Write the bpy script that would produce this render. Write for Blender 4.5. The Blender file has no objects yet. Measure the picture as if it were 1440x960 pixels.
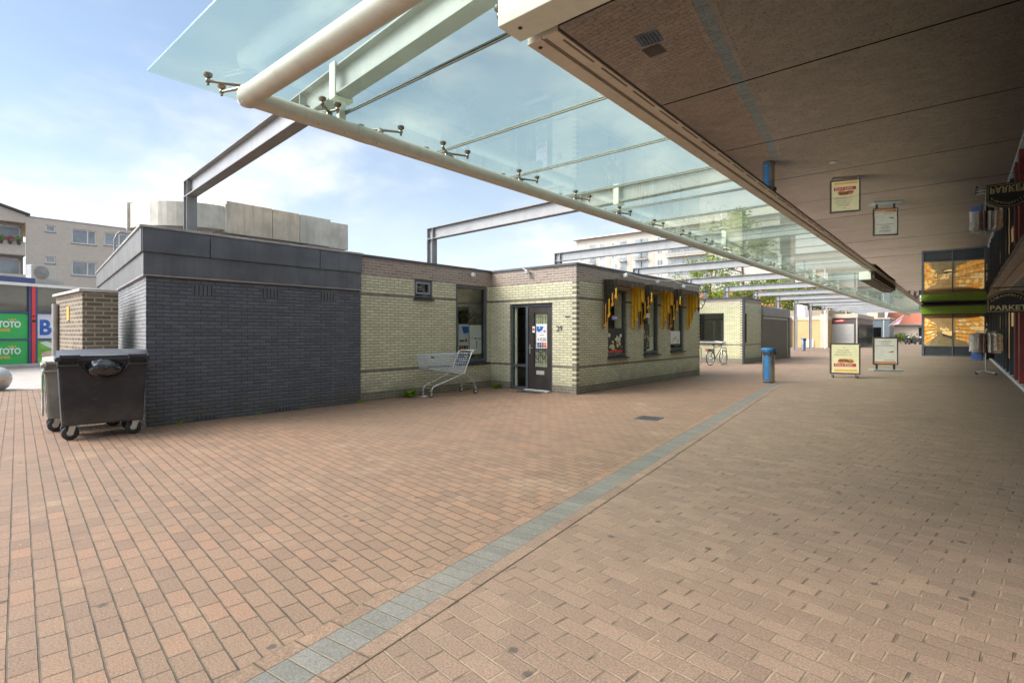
import bpy, bmesh, math, random
from mathutils import Vector, Matrix
random.seed(7)
PI = math.pi
scene = bpy.context.scene
COL = scene.collection
# ------------------------------------------------------------------ node helpers
class N:
    def __init__(s, mat):
        s.m = mat; mat.use_nodes = True; s.t = mat.node_tree; s.t.nodes.clear()
    def n(s, typ, **kw):
        x = s.t.nodes.new(typ)
        for k, v in kw.items(): setattr(x, k, v)
        return x
    def set(s, sock, v):
        if hasattr(v, 'is_output') or isinstance(v, bpy.types.NodeSocket): s.t.links.new(v, sock)
        elif v is not None:
            if sock.type == 'RGBA' and len(v) == 3: v = (*v, 1)
            sock.default_value = v
    def math(s, op, a, b=None, c=None, clamp=False):
        x = s.n('ShaderNodeMath', operation=op, use_clamp=clamp)
        s.set(x.inputs[0], a)
        if b is not None: s.set(x.inputs[1], b)
        if c is not None: s.set(x.inputs[2], c)
        return x.outputs[0]
    def mix(s, f, a, b, blend='MIX'):
        x = s.n('ShaderNodeMix', data_type='RGBA', blend_type=blend)
        s.set(x.inputs[0], f); s.set(x.inputs[6], a); s.set(x.inputs[7], b)
        return x.outputs[2]
    def noise(s, vec, scale, detail=3, rough=.55, dist=0):
        x = s.n('ShaderNodeTexNoise'); s.set(x.inputs['Vector'], vec)
        x.inputs['Scale'].default_value = scale; x.inputs['Detail'].default_value = detail
        x.inputs['Roughness'].default_value = rough; x.inputs['Distortion'].default_value = dist
        return x.outputs[0]
    def ramp(s, f, stops, interp='LINEAR'):
        x = s.n('ShaderNodeValToRGB'); s.set(x.inputs[0], f); e = x.color_ramp.elements
        x.color_ramp.interpolation = interp
        while len(e) < len(stops): e.new(.5)
        for q, (p, c) in zip(e, stops): q.position = p; q.color = (*c, 1) if len(c) == 3 else c
        return x.outputs[0]
    def smooth(s, v, a, b):
        x = s.n('ShaderNodeMapRange', interpolation_type='SMOOTHSTEP'); s.set(x.inputs[0], v)
        x.inputs[1].default_value = a; x.inputs[2].default_value = b
        return x.outputs[0]
    def sep(s, v):
        x = s.n('ShaderNodeSeparateXYZ'); s.set(x.inputs[0], v); return x.outputs
    def comb(s, a, b, c=0):
        x = s.n('ShaderNodeCombineXYZ'); s.set(x.inputs[0], a); s.set(x.inputs[1], b); s.set(x.inputs[2], c); return x.outputs[0]
    def pos(s): return s.n('ShaderNodeNewGeometry').outputs['Position']
    def uv(s): return s.n('ShaderNodeTexCoord').outputs['UV']
    def obj(s): return s.n('ShaderNodeTexCoord').outputs['Object']
    def bump(s, h, strength=.3, dist=.01, normal=None):
        x = s.n('ShaderNodeBump'); s.set(x.inputs['Height'], h)
        x.inputs['Strength'].default_value = strength; x.inputs['Distance'].default_value = dist
        if normal is not None: s.set(x.inputs['Normal'], normal)
        return x.outputs[0]
    def white(s, vec):
        x = s.n('ShaderNodeTexWhiteNoise', noise_dimensions='2D'); s.set(x.inputs['Vector'], vec); return x.outputs[0]
    def out(s, col, rough=.6, metal=0, spec=.5, normal=None, alpha=None, emit=None, estr=0, coat=0):
        p = s.n('ShaderNodeBsdfPrincipled'); o = s.n('ShaderNodeOutputMaterial')
        s.set(p.inputs['Base Color'], col); s.set(p.inputs['Roughness'], rough); s.set(p.inputs['Metallic'], metal)
        s.set(p.inputs['Specular IOR Level'], spec)
        if normal is not None: s.set(p.inputs['Normal'], normal)
        if coat: p.inputs['Coat Weight'].default_value = coat
        if emit is not None:
            s.set(p.inputs['Emission Color'], emit); p.inputs['Emission Strength'].default_value = estr
        s.t.links.new(p.outputs[0], o.inputs[0]); return p
    def bricks(s, u, v, bw, bh, mo, wob=0.0):
        """running bond: returns (mortar 0..1, random, random2, row)"""
        if wob:
            w = s.comb(u, v)
            u = s.math('ADD', u, s.math('MULTIPLY', s.math('SUBTRACT', s.noise(w, 9, 2), .5), wob))
            v = s.math('ADD', v, s.math('MULTIPLY', s.math('SUBTRACT', s.noise(s.comb(v, u, 4.), 9, 2), .5), wob))
        rv = s.math('DIVIDE', v, bh); row = s.math('FLOOR', rv)
        odd = s.math('MODULO', s.math('ADD', row, 10000.), 2.)
        ru = s.math('ADD', s.math('DIVIDE', u, bw), s.math('MULTIPLY', odd, .5)); c = s.math('FLOOR', ru)
        def edge(r, size):
            f = s.math('FRACT', s.math('ADD', r, 10000.)) if False else s.math('SUBTRACT', r, s.math('FLOOR', r))
            return s.math('MULTIPLY', s.math('MINIMUM', f, s.math('SUBTRACT', 1., f)), size)
        eu, ev = edge(ru, bw), edge(rv, bh)
        d = s.math('MINIMUM', eu, ev)
        m = s.math('SUBTRACT', 1., s.smooth(d, mo * .35, mo * .75 + .0015))
        idv = s.comb(s.math('ADD', c, .37), s.math('ADD', row, .71))
        return m, s.white(idv), s.white(s.comb(s.math('ADD', row, 31.3), s.math('ADD', c, 7.7))), row, eu, ev
MATS = {}
def mat(name, col, rough=.6, metal=0, spec=.5, var=.12, vs=3.0, bump=0, bs=60, coat=0, dirt=0, emit=None, estr=0):
    """plain painted / metal / plastic surface with uneven tone and a little relief"""
    if name in MATS: return MATS[name]
    m = bpy.data.materials.new(name); k = N(m); P = k.pos()
    c = k.mix(k.smooth(k.noise(P, vs, 4, .6), .3, .7), tuple(x * (1 - var) for x in col), tuple(min(1, x * (1 + var)) for x in col))
    if dirt:
        z = k.n('ShaderNodeMapping'); k.set(z.inputs[0], P); z.inputs['Scale'].default_value = (9, 9, .8)
        c = k.mix(k.math('MULTIPLY', k.smooth(k.noise(z.outputs[0], 1.2, 5, .65), .45, .75), dirt), c, tuple(x * .45 + .02 for x in col))
    nm = k.bump(k.noise(P, bs, 3), bump, .004) if bump else None
    rr = k.math('ADD', k.math('MULTIPLY', k.noise(P, vs * 2.3, 3), .18), rough - .09, clamp=True)
    k.out(c, rr, metal, spec, nm, coat=coat, emit=emit, estr=estr)
    MATS[name] = m; return m
# ------------------------------------------------------------------ mesh builder
ORG = {}
class MB:
    def __init__(s): s.v = []; s.f = []; s.mi = []; s.sm = []
    def add(s, vs, fs, m=0, smooth=False):
        b = len(s.v); s.v += [Vector(p) for p in vs]
        for f in fs: s.f.append([b + i for i in f]); s.mi.append(m); s.sm.append(smooth)
        return s
    def box(s, x0, x1, y0, y1, z0, z1, m=0):
        return s.add([(x0,y0,z0),(x1,y0,z0),(x1,y1,z0),(x0,y1,z0),(x0,y0,z1),(x1,y0,z1),(x1,y1,z1),(x0,y1,z1)],
              [(0,3,2,1),(4,5,6,7),(0,1,5,4),(1,2,6,5),(2,3,7,6),(3,0,4,7)], m)
    def obox(s, c, sz, ex=(1,0,0), ez=(0,0,1), m=0):
        ex = Vector(ex).normalized(); ez = Vector(ez).normalized(); ey = ez.cross(ex).normalized(); ez = ex.cross(ey); c = Vector(c)
        vs = [c + ex*sz[0]*i*.5 + ey*sz[1]*j*.5 + ez*sz[2]*k*.5 for k in (-1,1) for i, j in ((-1,-1),(1,-1),(1,1),(-1,1))]
        return s.add(vs, [(0,3,2,1),(4,5,6,7),(0,1,5,4),(1,2,6,5),(2,3,7,6),(3,0,4,7)], m)
    def poly(s, pts, m=0): return s.add(pts, [tuple(range(len(pts)))], m)
    def tube(s, pts, r, n=8, caps=True, m=0, closed=False):
        pts = [Vector(p) for p in pts]; rs = r if isinstance(r, (list, tuple)) else [r]*len(pts)
        K = len(pts); rings = []; prev = None
        for i, p in enumerate(pts):
            a = pts[(i-1) % K] if (i or closed) else p; b = pts[(i+1) % K] if (i < K-1 or closed) else p
            d1 = (p-a).normalized() if (p-a).length > 1e-9 else (b-p).normalized(); d2 = (b-p).normalized() if (b-p).length > 1e-9 else d1
            t = d1 + d2; t = t.normalized() if t.length > 1e-6 else d1
            if prev is None:
                up = Vector((0,0,1)) if abs(t.z) < .9 else Vector((1,0,0)); x = t.cross(up).normalized()
            else: x = (prev - t*prev.dot(t)).normalized()
            prev = x; y = t.cross(x); cs = max(.45, t.dot(d1)); 
            rings.append([p + (x*math.cos(2*PI*j/n) + y*math.sin(2*PI*j/n))*rs[i]*(1 if cs > .98 else 1/math.sqrt(cs)) for j in range(n)])
        vs = [q for R in rings for q in R]; fs = []
        for i in range(K if closed else K-1):
            i2 = (i+1) % K
            for j in range(n): fs.append((i*n+j, i*n+(j+1)%n, i2*n+(j+1)%n, i2*n+j))
        s.add(vs, fs, m, True)
        if caps and not closed: s.add(rings[0], [tuple(range(n))[::-1]], m); s.add(rings[-1], [tuple(range(n))], m)
        return s
    def lathe(s, c, prof, n=16, m=0, axis=(0,0,1), smooth=True):
        ax = Vector(axis).normalized(); x = ax.orthogonal().normalized(); y = ax.cross(x); c = Vector(c); vs = []
        for r, z in prof: vs += [c + ax*z + (x*math.cos(2*PI*j/n) + y*math.sin(2*PI*j/n))*r for j in range(n)]
        fs = [(i*n+j, i*n+(j+1)%n, (i+1)*n+(j+1)%n, (i+1)*n+j) for i in range(len(prof)-1) for j in range(n)]
        s.add(vs, fs, m, smooth)
        if prof[0][0] > 1e-5: s.add(vs[:n], [tuple(range(n))[::-1]], m)
        if prof[-1][0] > 1e-5: s.add(vs[-n:], [tuple(range(n))], m)
        return s
    def prism(s, pts, ext, m=0):
        pts = [Vector(p) for p in pts]; e = Vector(ext); n = len(pts)
        return s.add(pts + [p+e for p in pts], [tuple(range(n))[::-1], tuple(range(n, 2*n))] + [(i, (i+1)%n, n+(i+1)%n, n+i) for i in range(n)], m)
    def text(s, string, size, at, xd, zd, ext=.003, m=0, align='LEFT', sx=1.0, font_off=0.0):
        cu = bpy.data.curves.new('t', 'FONT'); cu.body = string; cu.size = size; cu.align_x = align; cu.extrude = ext; cu.offset = font_off
        ob = bpy.data.objects.new('t', cu); COL.objects.link(ob)
        me = bpy.data.meshes.new_from_object(ob.evaluated_get(bpy.context.evaluated_depsgraph_get()))
        xd = Vector(xd).normalized(); zd = Vector(zd).normalized(); nd = xd.cross(zd); at = Vector(at)
        s.add([at + xd*v.co.x*sx + zd*v.co.y + nd*v.co.z for v in me.vertices], [tuple(p.vertices) for p in me.polygons], m)
        bpy.data.objects.remove(ob); bpy.data.curves.remove(cu); bpy.data.meshes.remove(me); return s
    def build(s, name, mats, parent=None, bevel=0, local=False, weld=False):
        me = bpy.data.meshes.new(name); off = Vector((0,0,0))
        if parent is not None and not local: off = ORG.get(parent.name, off)
        me.from_pydata([v - off for v in s.v], [], s.f)
        for q in (mats if isinstance(mats, (list, tuple)) else [mats]): me.materials.append(q)
        me.polygons.foreach_set('material_index', s.mi); me.polygons.foreach_set('use_smooth', s.sm)
        me.update()
        uv = me.uv_layers.new(name='uv').data
        for p in me.polygons:
            nx, ny, nz = (abs(q) for q in p.normal)
            for li in p.loop_indices:
                c = me.vertices[me.loops[li].vertex_index].co + off
                uv[li].uv = (c.x, c.y) if nz > max(nx, ny) else ((c.y, c.z) if nx > ny else (c.x, c.z))
        if bevel or weld:
            bm = bmesh.new(); bm.from_mesh(me)
            if weld: bmesh.ops.remove_doubles(bm, verts=bm.verts, dist=1e-4)
            if bevel:
                ed = [e for e in bm.edges if len(e.link_faces) == 2 and e.calc_face_angle(0) > .6]
                bmesh.ops.bevel(bm, geom=ed, offset=bevel, segments=2, profile=.6, affect='EDGES')
            bm.to_mesh(me); bm.free()
        o = bpy.data.objects.new(name, me); COL.objects.link(o)
        if parent is not None: o.parent = parent; ORG[o.name] = off if not local else Vector((0,0,0))
        return o
def tag(o, label=None, cat=None, group=None, kind=None):
    if label: o['label'] = label
    if cat: o['category'] = cat
    if group: o['group'] = group
    if kind: o['kind'] = kind
    return o
def thing(name, label, cat, loc=(0,0,0), rotz=0, group=None):
    o = bpy.data.objects.new(name, None); COL.objects.link(o); o.empty_display_size = .2
    o.location = loc; o.rotation_euler = (0,0,rotz); ORG[o.name] = Vector(loc)
    return tag(o, label, cat, group)
def copy_tree(o, label=None, loc=None, rotz=None, parent=None):
    c = o.copy(); COL.objects.link(c)
    if parent is not None: c.parent = parent
    if label: c['label'] = label
    if loc is not None: c.location = loc
    if rotz is not None: c.rotation_euler = (0,0,rotz)
    for ch in [x for x in bpy.data.objects if x.parent == o]: copy_tree(ch, parent=c)
    return c
def struct(mb, name, m): return tag(mb.build(name, m), kind='structure')
def wall_holes(mb, axis, at, a0, a1, z0, z1, holes, depth, inward, m=0):
    """one wall face on the plane axis=at, with openings (h0,h1,k0,k1) whose reveals go 'depth' inward"""
    A = sorted({a0, a1, *[h[0] for h in holes], *[h[1] for h in holes]}); Zs = sorted({z0, z1, *[h[2] for h in holes], *[h[3] for h in holes]})
    pt = (lambda a, z, d=0: (at + d*inward, a, z)) if axis == 'x' else (lambda a, z, d=0: (a, at + d*inward, z))
    for i in range(len(A)-1):
        for j in range(len(Zs)-1):
            ca, cz = (A[i]+A[i+1])/2, (Zs[j]+Zs[j+1])/2
            if any(h[0] < ca < h[1] and h[2] < cz < h[3] for h in holes): continue
            mb.poly([pt(A[i],Zs[j]), pt(A[i+1],Zs[j]), pt(A[i+1],Zs[j+1]), pt(A[i],Zs[j+1])], m)
    for h0, h1, k0, k1 in holes:
        for p, q in (((h0,k0),(h1,k0)), ((h1,k0),(h1,k1)), ((h1,k1),(h0,k1)), ((h0,k1),(h0,k0))):
            mb.poly([pt(*p), pt(*q), pt(*q, depth), pt(*p, depth)], m)
    return mb
def frame_rect(mb, axis, at, a0, a1, z0, z1, w, t, m=0):
    """a rectangular frame of width w and thickness t centred on plane axis=at"""
    b = (lambda p, q, r, s_: mb.box(at-t/2, at+t/2, p, q, r, s_, m)) if axis == 'x' else (lambda p, q, r, s_: mb.box(p, q, at-t/2, at+t/2, r, s_, m))
    b(a0, a1, z0, z0+w); b(a0, a1, z1-w, z1); b(a0, a0+w, z0+w, z1-w); b(a1-w, a1, z0+w, z1-w); return mb
def pane_at(mb, axis, at, a0, a1, z0, z1, t=.008, m=0):
    return mb.box(at-t/2, at+t/2, a0, a1, z0, z1, m) if axis == 'x' else mb.box(a0, a1, at-t/2, at+t/2, z0, z1, m)
# ------------------------------------------------------------------ materials
def brick_wall(name, base, bands=(), mortar=(.3,.28,.24), bw=.22, bh=.0625, mo=.010, var=.12, rough=.45, spec=.5, bumpd=.004, bstr=.5, quoins=(), alt=None, stain=.25, paint=False, scale_noise=1.5):
    """bands: (z0,z1,colour); quoins: (u position, half width, colour)"""
    m = bpy.data.materials.new(name); k = N(m); U = k.sep(k.uv()); u, v = U[0], U[1]
    mm, r1, r2, row, eu, ev = k.bricks(u, v, bw, bh, mo, .003)
    c = k.mix(r1, tuple(x*(1-var) for x in base), tuple(x*(1+var) for x in base))
    if alt: c = k.mix(k.smooth(r2, .62, .9), c, alt)
    mcol = mortar
    for z0, z1, bc in bands:
        msk = k.math('MULTIPLY', k.math('GREATER_THAN', v, z0), k.math('LESS_THAN', v, z1))
        c = k.mix(msk, c, k.mix(r1, tuple(x*.78 for x in bc), tuple(x*1.2 for x in bc)))
    for q0, qw, qc in quoins:
        odd = k.math('MODULO', row, 2.)
        msk = k.math('MULTIPLY', k.math('LESS_THAN', k.math('ABSOLUTE', k.math('SUBTRACT', u, q0)), qw), odd)
        c = k.mix(msk, c, k.mix(r1, tuple(x*.8 for x in qc), tuple(x*1.15 for x in qc)))
        inq = k.math('MULTIPLY', msk, k.math('LESS_THAN', eu, .09))
    P = k.pos(); st = k.n('ShaderNodeMapping'); k.set(st.inputs[0], P); st.inputs['Scale'].default_value = (1.6, 1.6, .45)
    c = k.mix(k.math('MULTIPLY', k.smooth(k.noise(st.outputs[0], scale_noise, 6, .65), .42, .78), stain), c, tuple(x*.55 for x in base))
    low = k.math('MULTIPLY', k.math('SUBTRACT', 1., k.smooth(v, .05, .55)), k.math('MULTIPLY', k.smooth(k.noise(P, 2.2, 5), .25, .7), .8))
    c = k.mix(low, c, (.10,.09,.06))
    mc = k.mix(k.noise(P, 20, 2), tuple(x*.8 for x in mortar), tuple(x*1.15 for x in mortar))
    if bands: mc = k.mix(k.math('GREATER_THAN', v, 2.75), mc, (.40,.36,.30))
    c2 = c if paint else k.mix(mm, c, mc)
    h = k.math('ADD', k.math('MULTIPLY', k.math('SUBTRACT', 1., mm), 1.), k.math('ADD', k.math('MULTIPLY', r2, .5 if paint else .25), k.math('MULTIPLY', k.noise(P, 45, 3), .5 if paint else .22)))
    if paint: c = k.mix(k.math('MULTIPLY', k.smooth(k.noise(st.outputs[0], 3.2, 6, .7), .54, .74), .30), c, tuple(x*2.0 for x in base)); c = k.mix(k.math('MULTIPLY', k.smooth(k.noise(P, 13, 3, .6), .70, .76), .5), c, tuple(x*3.2 for x in base))
    if paint: c2 = k.mix(k.math('MULTIPLY', mm, .6), c, tuple(x*.5 for x in base))
    k.out(c2, k.math('ADD', rough, k.math('MULTIPLY', mm, .3), clamp=True), 0, spec, k.bump(h, bstr, bumpd))
    return m
BROWN = (.25,.185,.145); GREEN = (.54,.52,.345); DKBR = (.15,.125,.10)
bands = ((2.75,3.3,BROWN), (.625,.6875,DKBR), (2.3125,2.375,DKBR), (-.1,.1875,(.17,.15,.125)))
MORT = (.255,.24,.16)
M_shop_recess = brick_wall('glazed_brick', GREEN, bands, MORT, mo=.013, quoins=())
M_shop_front = brick_wall('glazed_brick_front', GREEN, bands, MORT, mo=.014, quoins=((10.75,.12,DKBR),(18.65,.10,DKBR)))
M_shop_door = brick_wall('glazed_brick_door', GREEN, bands, MORT, mo=.013, quoins=((-7.1,.12,DKBR),))
M_b2_south = brick_wall('glazed_brick_corner', (.55,.53,.31), ((3.0,3.3,BROWN),(.88,.94,DKBR),(-.1,.26,(.2,.18,.15))), MORT, mo=.014, quoins=((-7.95,.14,DKBR),))
M_b2_east = brick_wall('glazed_brick_side', (.50,.50,.33), ((2.94,3.3,BROWN),(.88,.94,DKBR),(-.1,.26,(.17,.15,.125))), (.30,.29,.2))
M_blackbrick = brick_wall('black_painted_brick', (.098,.104,.118), mortar=(.03,.03,.035), mo=.013, rough=.45, spec=.5, bumpd=.013, bstr=.8, var=.18, stain=.15, paint=True)
M_greybrick = brick_wall('lit_side_grey_brick', (.23,.228,.224), mortar=(.1,.1,.1), mo=.014, rough=.5, bumpd=.014, bstr=.9, var=.15, stain=.2, paint=True)  # side wall: the light it catches is partly put into this paler grey
M_brownbrick = brick_wall('brown_brick', (.15,.12,.085), mortar=(.36,.31,.24), bh=.075, bw=.24, mo=.016, rough=.8, spec=.25, alt=(.21,.17,.12), stain=.5)
M_darkbrick = brick_wall('dark_brown_brick', (.15,.135,.105), mortar=(.25,.23,.18), rough=.7, spec=.3, stain=.3)
M_tanbrick = brick_wall('tan_brick', (.33,.27,.2), mortar=(.3,.26,.2), rough=.8, spec=.2)
M_aptbrick = brick_wall('sand_lime_brick', (.62,.56,.47), mortar=(.5,.46,.39), rough=.9, spec=.15, var=.06, stain=.12, bstr=.2)
M_steel = mat('grey_steel_paint', (.23,.232,.228), .5, 0, .5, .1, 1.5, dirt=.35, bump=.05)
M_web = mat('beam_web_lit_grey', (.29,.29,.285), .5, 0, .5, .1, 1.5, dirt=.25)  # same steel paint, sky light on the webs put into a paler colour
M_steelrust = mat('grey_steel_underside', (.23,.232,.228), .5)
M_tube = mat('cream_steel_paint', (.50,.475,.40), .38, 0, .5, .06, 2, dirt=.25, bump=.04, bs=30)
M_hang = mat('pale_green_white_paint', (.60,.61,.52), .45, 0, .5, .05, 2, dirt=.12)
M_trim = mat('cream_aluminium', (.53,.46,.37), .4, 0, .5, .08, 1.5, dirt=.3)
M_slot = mat('dark_slot', (.03,.026,.022), .8, var=.2)
M_inox = mat('dull_steel', (.30,.285,.25), .35, 1, .5, .2, 6)
M_galv = mat('galvanised_sheet', (.54,.50,.42), .48, .3, .5, .16, 2.4, dirt=.35, bump=.1, bs=9)
M_galvw = mat('weathered_sheet_metal', (.60,.51,.385), .65, .05, .5, .2, 1.8, dirt=.5, bump=.1, bs=14)
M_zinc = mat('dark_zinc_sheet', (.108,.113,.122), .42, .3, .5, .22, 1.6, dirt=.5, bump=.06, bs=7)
M_zincside = mat('zinc_sheet_lit_side', (.185,.18,.172), .45, .3, .5, .15, 1.6, dirt=.35, bump=.06, bs=7)  # same zinc as the front; light on this side put into its colour
M_cap = mat('roof_edge_profile', (.36,.34,.32), .5, .4, .5, .2, 3, dirt=.4)
M_capdark = mat('dark_roof_edge', (.075,.075,.078), .5, .2, .5, .2, 3, dirt=.3)
M_roof = mat('bitumen_roof', (.09,.088,.085), .9, var=.3, bump=.4, bs=30)
M_frame = mat('slate_window_frame', (.075,.085,.095), .45, var=.12, dirt=.2)
M_dkframe = mat('black_window_frame', (.03,.032,.035), .45, var=.15)
M_white = mat('white_plastic', (.72,.71,.68), .45, var=.05)
M_paper = mat('printed_paper', (.74,.74,.72), .5, var=.04)
M_black = mat('black_plastic', (.028,.03,.036), .42, 0, .5, .3, 3.5, bump=.06, bs=40, dirt=.2)
def scuffed():
    m = bpy.data.materials.new('scuffed_black_plastic'); k = N(m); P = k.pos()
    a = k.n('ShaderNodeMapping'); k.set(a.inputs[0], P); a.inputs['Scale'].default_value = (2,2,26); a.inputs['Rotation'].default_value = (.06,.03,0)
    b = k.n('ShaderNodeMapping'); k.set(b.inputs[0], P); b.inputs['Scale'].default_value = (30,30,4)
    c = k.mix(k.smooth(k.noise(P, 2.6, 5, .65), .35, .7), (.017,.018,.021), (.032,.033,.038))
    c = k.mix(k.math('MULTIPLY', k.smooth(k.noise(a.outputs[0], 2.2, 4, .7), .60, .72), .5), c, (.085,.085,.085))
    c = k.mix(k.math('MULTIPLY', k.smooth(k.noise(b.outputs[0], 1., 5, .7), .62, .8), .35), c, (.09,.085,.08))
    c = k.mix(k.math('MULTIPLY', k.smooth(k.noise(P, 5.5, 3, .6), .62, .75), .5), c, (.10,.097,.09))
    c = k.mix(k.math('MULTIPLY', k.math('SUBTRACT', 1., k.smooth(k.sep(P)[2], .15, .55)), k.math('MULTIPLY', k.noise(P, 7, 4), .7)), c, (.15,.125,.09))
    k.out(c, k.math('ADD', .36, k.math('MULTIPLY', k.noise(P, 9, 4), .25)), 0, .5, k.bump(k.noise(P, 7, 4), .12, .02)); return m
M_black = scuffed()
M_lid = mat('grey_plastic_lid', (.034,.038,.046), .42, 0, .5, .2, 4, bump=.06, bs=40)
M_bag = mat('shiny_bin_bag', (.02,.02,.022), .13, 0, .8, .2, 8, bump=.9, bs=16)
M_rubber = mat('rubber', (.035,.034,.033), .75, var=.3, dirt=.3)
M_wire = mat('dull_zinc_wire', (.58,.64,.67), .4, .25, .5, .1, 6)
M_chrome = mat('zinc_plated_wire', (.55,.55,.53), .3, .8, .5, .1, 6)
M_curtain = mat('beige_curtain', (.74,.70,.48), .85, var=.12, vs=9)
M_room = mat('dim_brown_interior', (.07,.052,.04), .8, var=.4, vs=2)
M_roomwall = mat('interior_brick', (.32,.27,.19), .8, var=.2, vs=4)
M_blue = mat('blue_litter_bin_paint', (.035,.165,.36), .4, var=.1, vs=5)
M_binsteel = mat('bin_stainless_steel', (.48,.455,.40), .33, .85, .5, .12, 3, bump=.04)
M_signframe = mat('bronze_sign_frame', (.11,.085,.07), .45, .4, var=.2)
M_yellowposter = mat('pale_yellow_poster', (.76,.70,.43), .5, var=.05, vs=5)
M_whiteposter = mat('off_white_poster', (.76,.73,.64), .5, var=.05, vs=5)
M_red = mat('red_print', (.55,.04,.03), .5, var=.06)
M_orange = mat('orange_print', (.62,.22,.05), .55, var=.2, vs=40)
M_brownprint = mat('brown_print', (.22,.1,.035), .55, var=.4, vs=60)
M_greyprint = mat('grey_print', (.30,.29,.26), .6)
M_darkprint = mat('dark_print', (.05,.045,.04), .6)
M_storeblue = mat('store_navy_frame', (.045,.075,.20), .4, var=.08)
M_storered = mat('store_red_post', (.70,.045,.045), .4, var=.06)
M_totogreen = mat('green_print', (.03,.42,.09), .4, var=.05)
M_amber = mat('amber_print', (.75,.42,.08), .45, var=.05)
M_storewhite = mat('pale_lilac_panel', (.66,.66,.74), .4, var=.04)
M_bluelogo = mat('blue_logo', (.02,.12,.45), .4, var=.2, vs=2)
M_lime = mat('lime_print', (.18,.50,.06), .45, var=.25, vs=3)
M_pinkprint = mat('salmon_print', (.70,.50,.38), .45, var=.1)
M_concrete = mat('pale_concrete', (.42,.40,.37), .8, var=.12, vs=2, bump=.2)
M_yellowwall = mat('ochre_render', (.48,.33,.155), .8, var=.08, vs=1)
M_creamwall = mat('cream_render', (.48,.41,.32), .8, var=.08, vs=1)
M_kioskbrown = mat('dark_brown_panel', (.085,.07,.065), .5, var=.12)
M_kioskshutter = mat('pale_grey_shutter', (.42,.41,.37), .5, var=.06)
M_greenfascia = mat('lime_green_fascia', (.20,.33,.02), .35, var=.08, vs=2)
M_redframe = mat('dark_red_door_paint', (.17,.015,.012), .4, var=.15)
M_gold = mat('gold_lettering', (.50,.42,.20), .5, var=.1)
M_signblack = mat('black_sign_board', (.012,.011,.011), .6, var=.2)
M_darkwood = mat('dark_wood', (.08,.05,.03), .6, var=.3)
M_drape_dark = mat('dark_olive_fabric', (.035,.030,.016), .9, var=.35, vs=14)
M_drape_yellow = mat('yellow_lining', (.78,.52,.03), .75, var=.1, vs=10)
M_drape_orange = mat('orange_edge_shade_lining', (.72,.30,.02), .75, var=.15, vs=10)  # orange edges, plus shade painted on pleats turned away
M_valance = mat('brown_canvas', (.085,.066,.045), .9, var=.2, vs=10)
M_roofred = mat('red_roof_tiles', (.36,.11,.06), .8, var=.2, vs=6)
M_teal = mat('blue_grey_cladding', (.12,.15,.17), .5, var=.1)
M_pink = mat('pink_flag_cloth', (.62,.38,.46), .85, var=.06)
M_flag = mat('white_flag_cloth', (.72,.70,.72), .85, var=.05)
M_bark = mat('bark', (.11,.085,.06), .9, var=.3, vs=8, bump=.5, bs=25)
def leafmat(name, a, b):
    m = bpy.data.materials.new(name); k = N(m); P = k.pos()
    c = k.mix(k.noise(P, 1.1, 3), a, b); c = k.mix(k.white(k.comb(k.math('MULTIPLY', k.sep(P)[0], 7.3), k.math('MULTIPLY', k.sep(P)[2], 7.1))), c, tuple(x*1.25 for x in b))
    d = k.n('ShaderNodeBsdfDiffuse'); t = k.n('ShaderNodeBsdfTranslucent'); x = k.n('ShaderNodeMixShader'); o = k.n('ShaderNodeOutputMaterial')
    k.set(d.inputs[0], c); k.set(t.inputs[0], c); x.inputs[0].default_value = .45
    k.t.links.new(d.outputs[0], x.inputs[1]); k.t.links.new(t.outputs[0], x.inputs[2]); k.t.links.new(x.outputs[0], o.inputs[0]); return m
M_leaf = leafmat('linden_leaves', (.085,.15,.022), (.19,.245,.045))
M_leafdark = leafmat('shrub_leaves', (.05,.09,.018), (.13,.16,.03))
M_weed = leafmat('weed_leaves', (.08,.18,.02), (.20,.30,.04))
def glassmat(name, tint=(.9,.93,.92), refl=1.0, dirt=0.0, dcol=(.5,.6,.55), rough=.0):
    m = bpy.data.materials.new(name); k = N(m)
    t = k.n('ShaderNodeBsdfTransparent'); g = k.n('ShaderNodeBsdfGlossy'); f = k.n('ShaderNodeFresnel'); x = k.n('ShaderNodeMixShader'); o = k.n('ShaderNodeOutputMaterial')
    k.set(t.inputs[0], tint); g.inputs['Roughness'].default_value = rough; f.inputs[0].default_value = 1.5
    # the far side of a pane is met from inside: take the same air-to-glass figure for both faces
    lw = k.n('ShaderNodeLayerWeight'); lw.inputs[0].default_value = .5
    fr = k.math('ADD', .04, k.math('MULTIPLY', k.math('POWER', lw.outputs['Facing'], 5.), .8))
    k.set(x.inputs[0], k.math('MULTIPLY', fr, refl)); k.t.links.new(t.outputs[0], x.inputs[1]); k.t.links.new(g.outputs[0], x.inputs[2])
    last = x
    if dirt:
        d = k.n('ShaderNodeBsdfDiffuse'); tl = k.n('ShaderNodeBsdfTranslucent'); k.set(d.inputs[0], dcol); k.set(tl.inputs[0], dcol)
        y = k.n('ShaderNodeMixShader'); y.inputs[0].default_value = .6; k.t.links.new(d.outputs[0], y.inputs[1]); k.t.links.new(tl.outputs[0], y.inputs[2])
        P = k.pos(); st = k.smooth(k.noise(P, 1.3, 6, .7), .35, .8)
        dd = k.math('ADD', dirt*.75, k.math('MULTIPLY', st, dirt*.7))
        w = k.n('ShaderNodeMixShader'); k.set(w.inputs[0], dd); k.t.links.new(x.outputs[0], w.inputs[1]); k.t.links.new(y.outputs[0], w.inputs[2]); last = w
    k.t.links.new(last.outputs[0], o.inputs[0]); return m
M_glass = glassmat('window_glass', (.86,.89,.87), 1.6)
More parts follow.
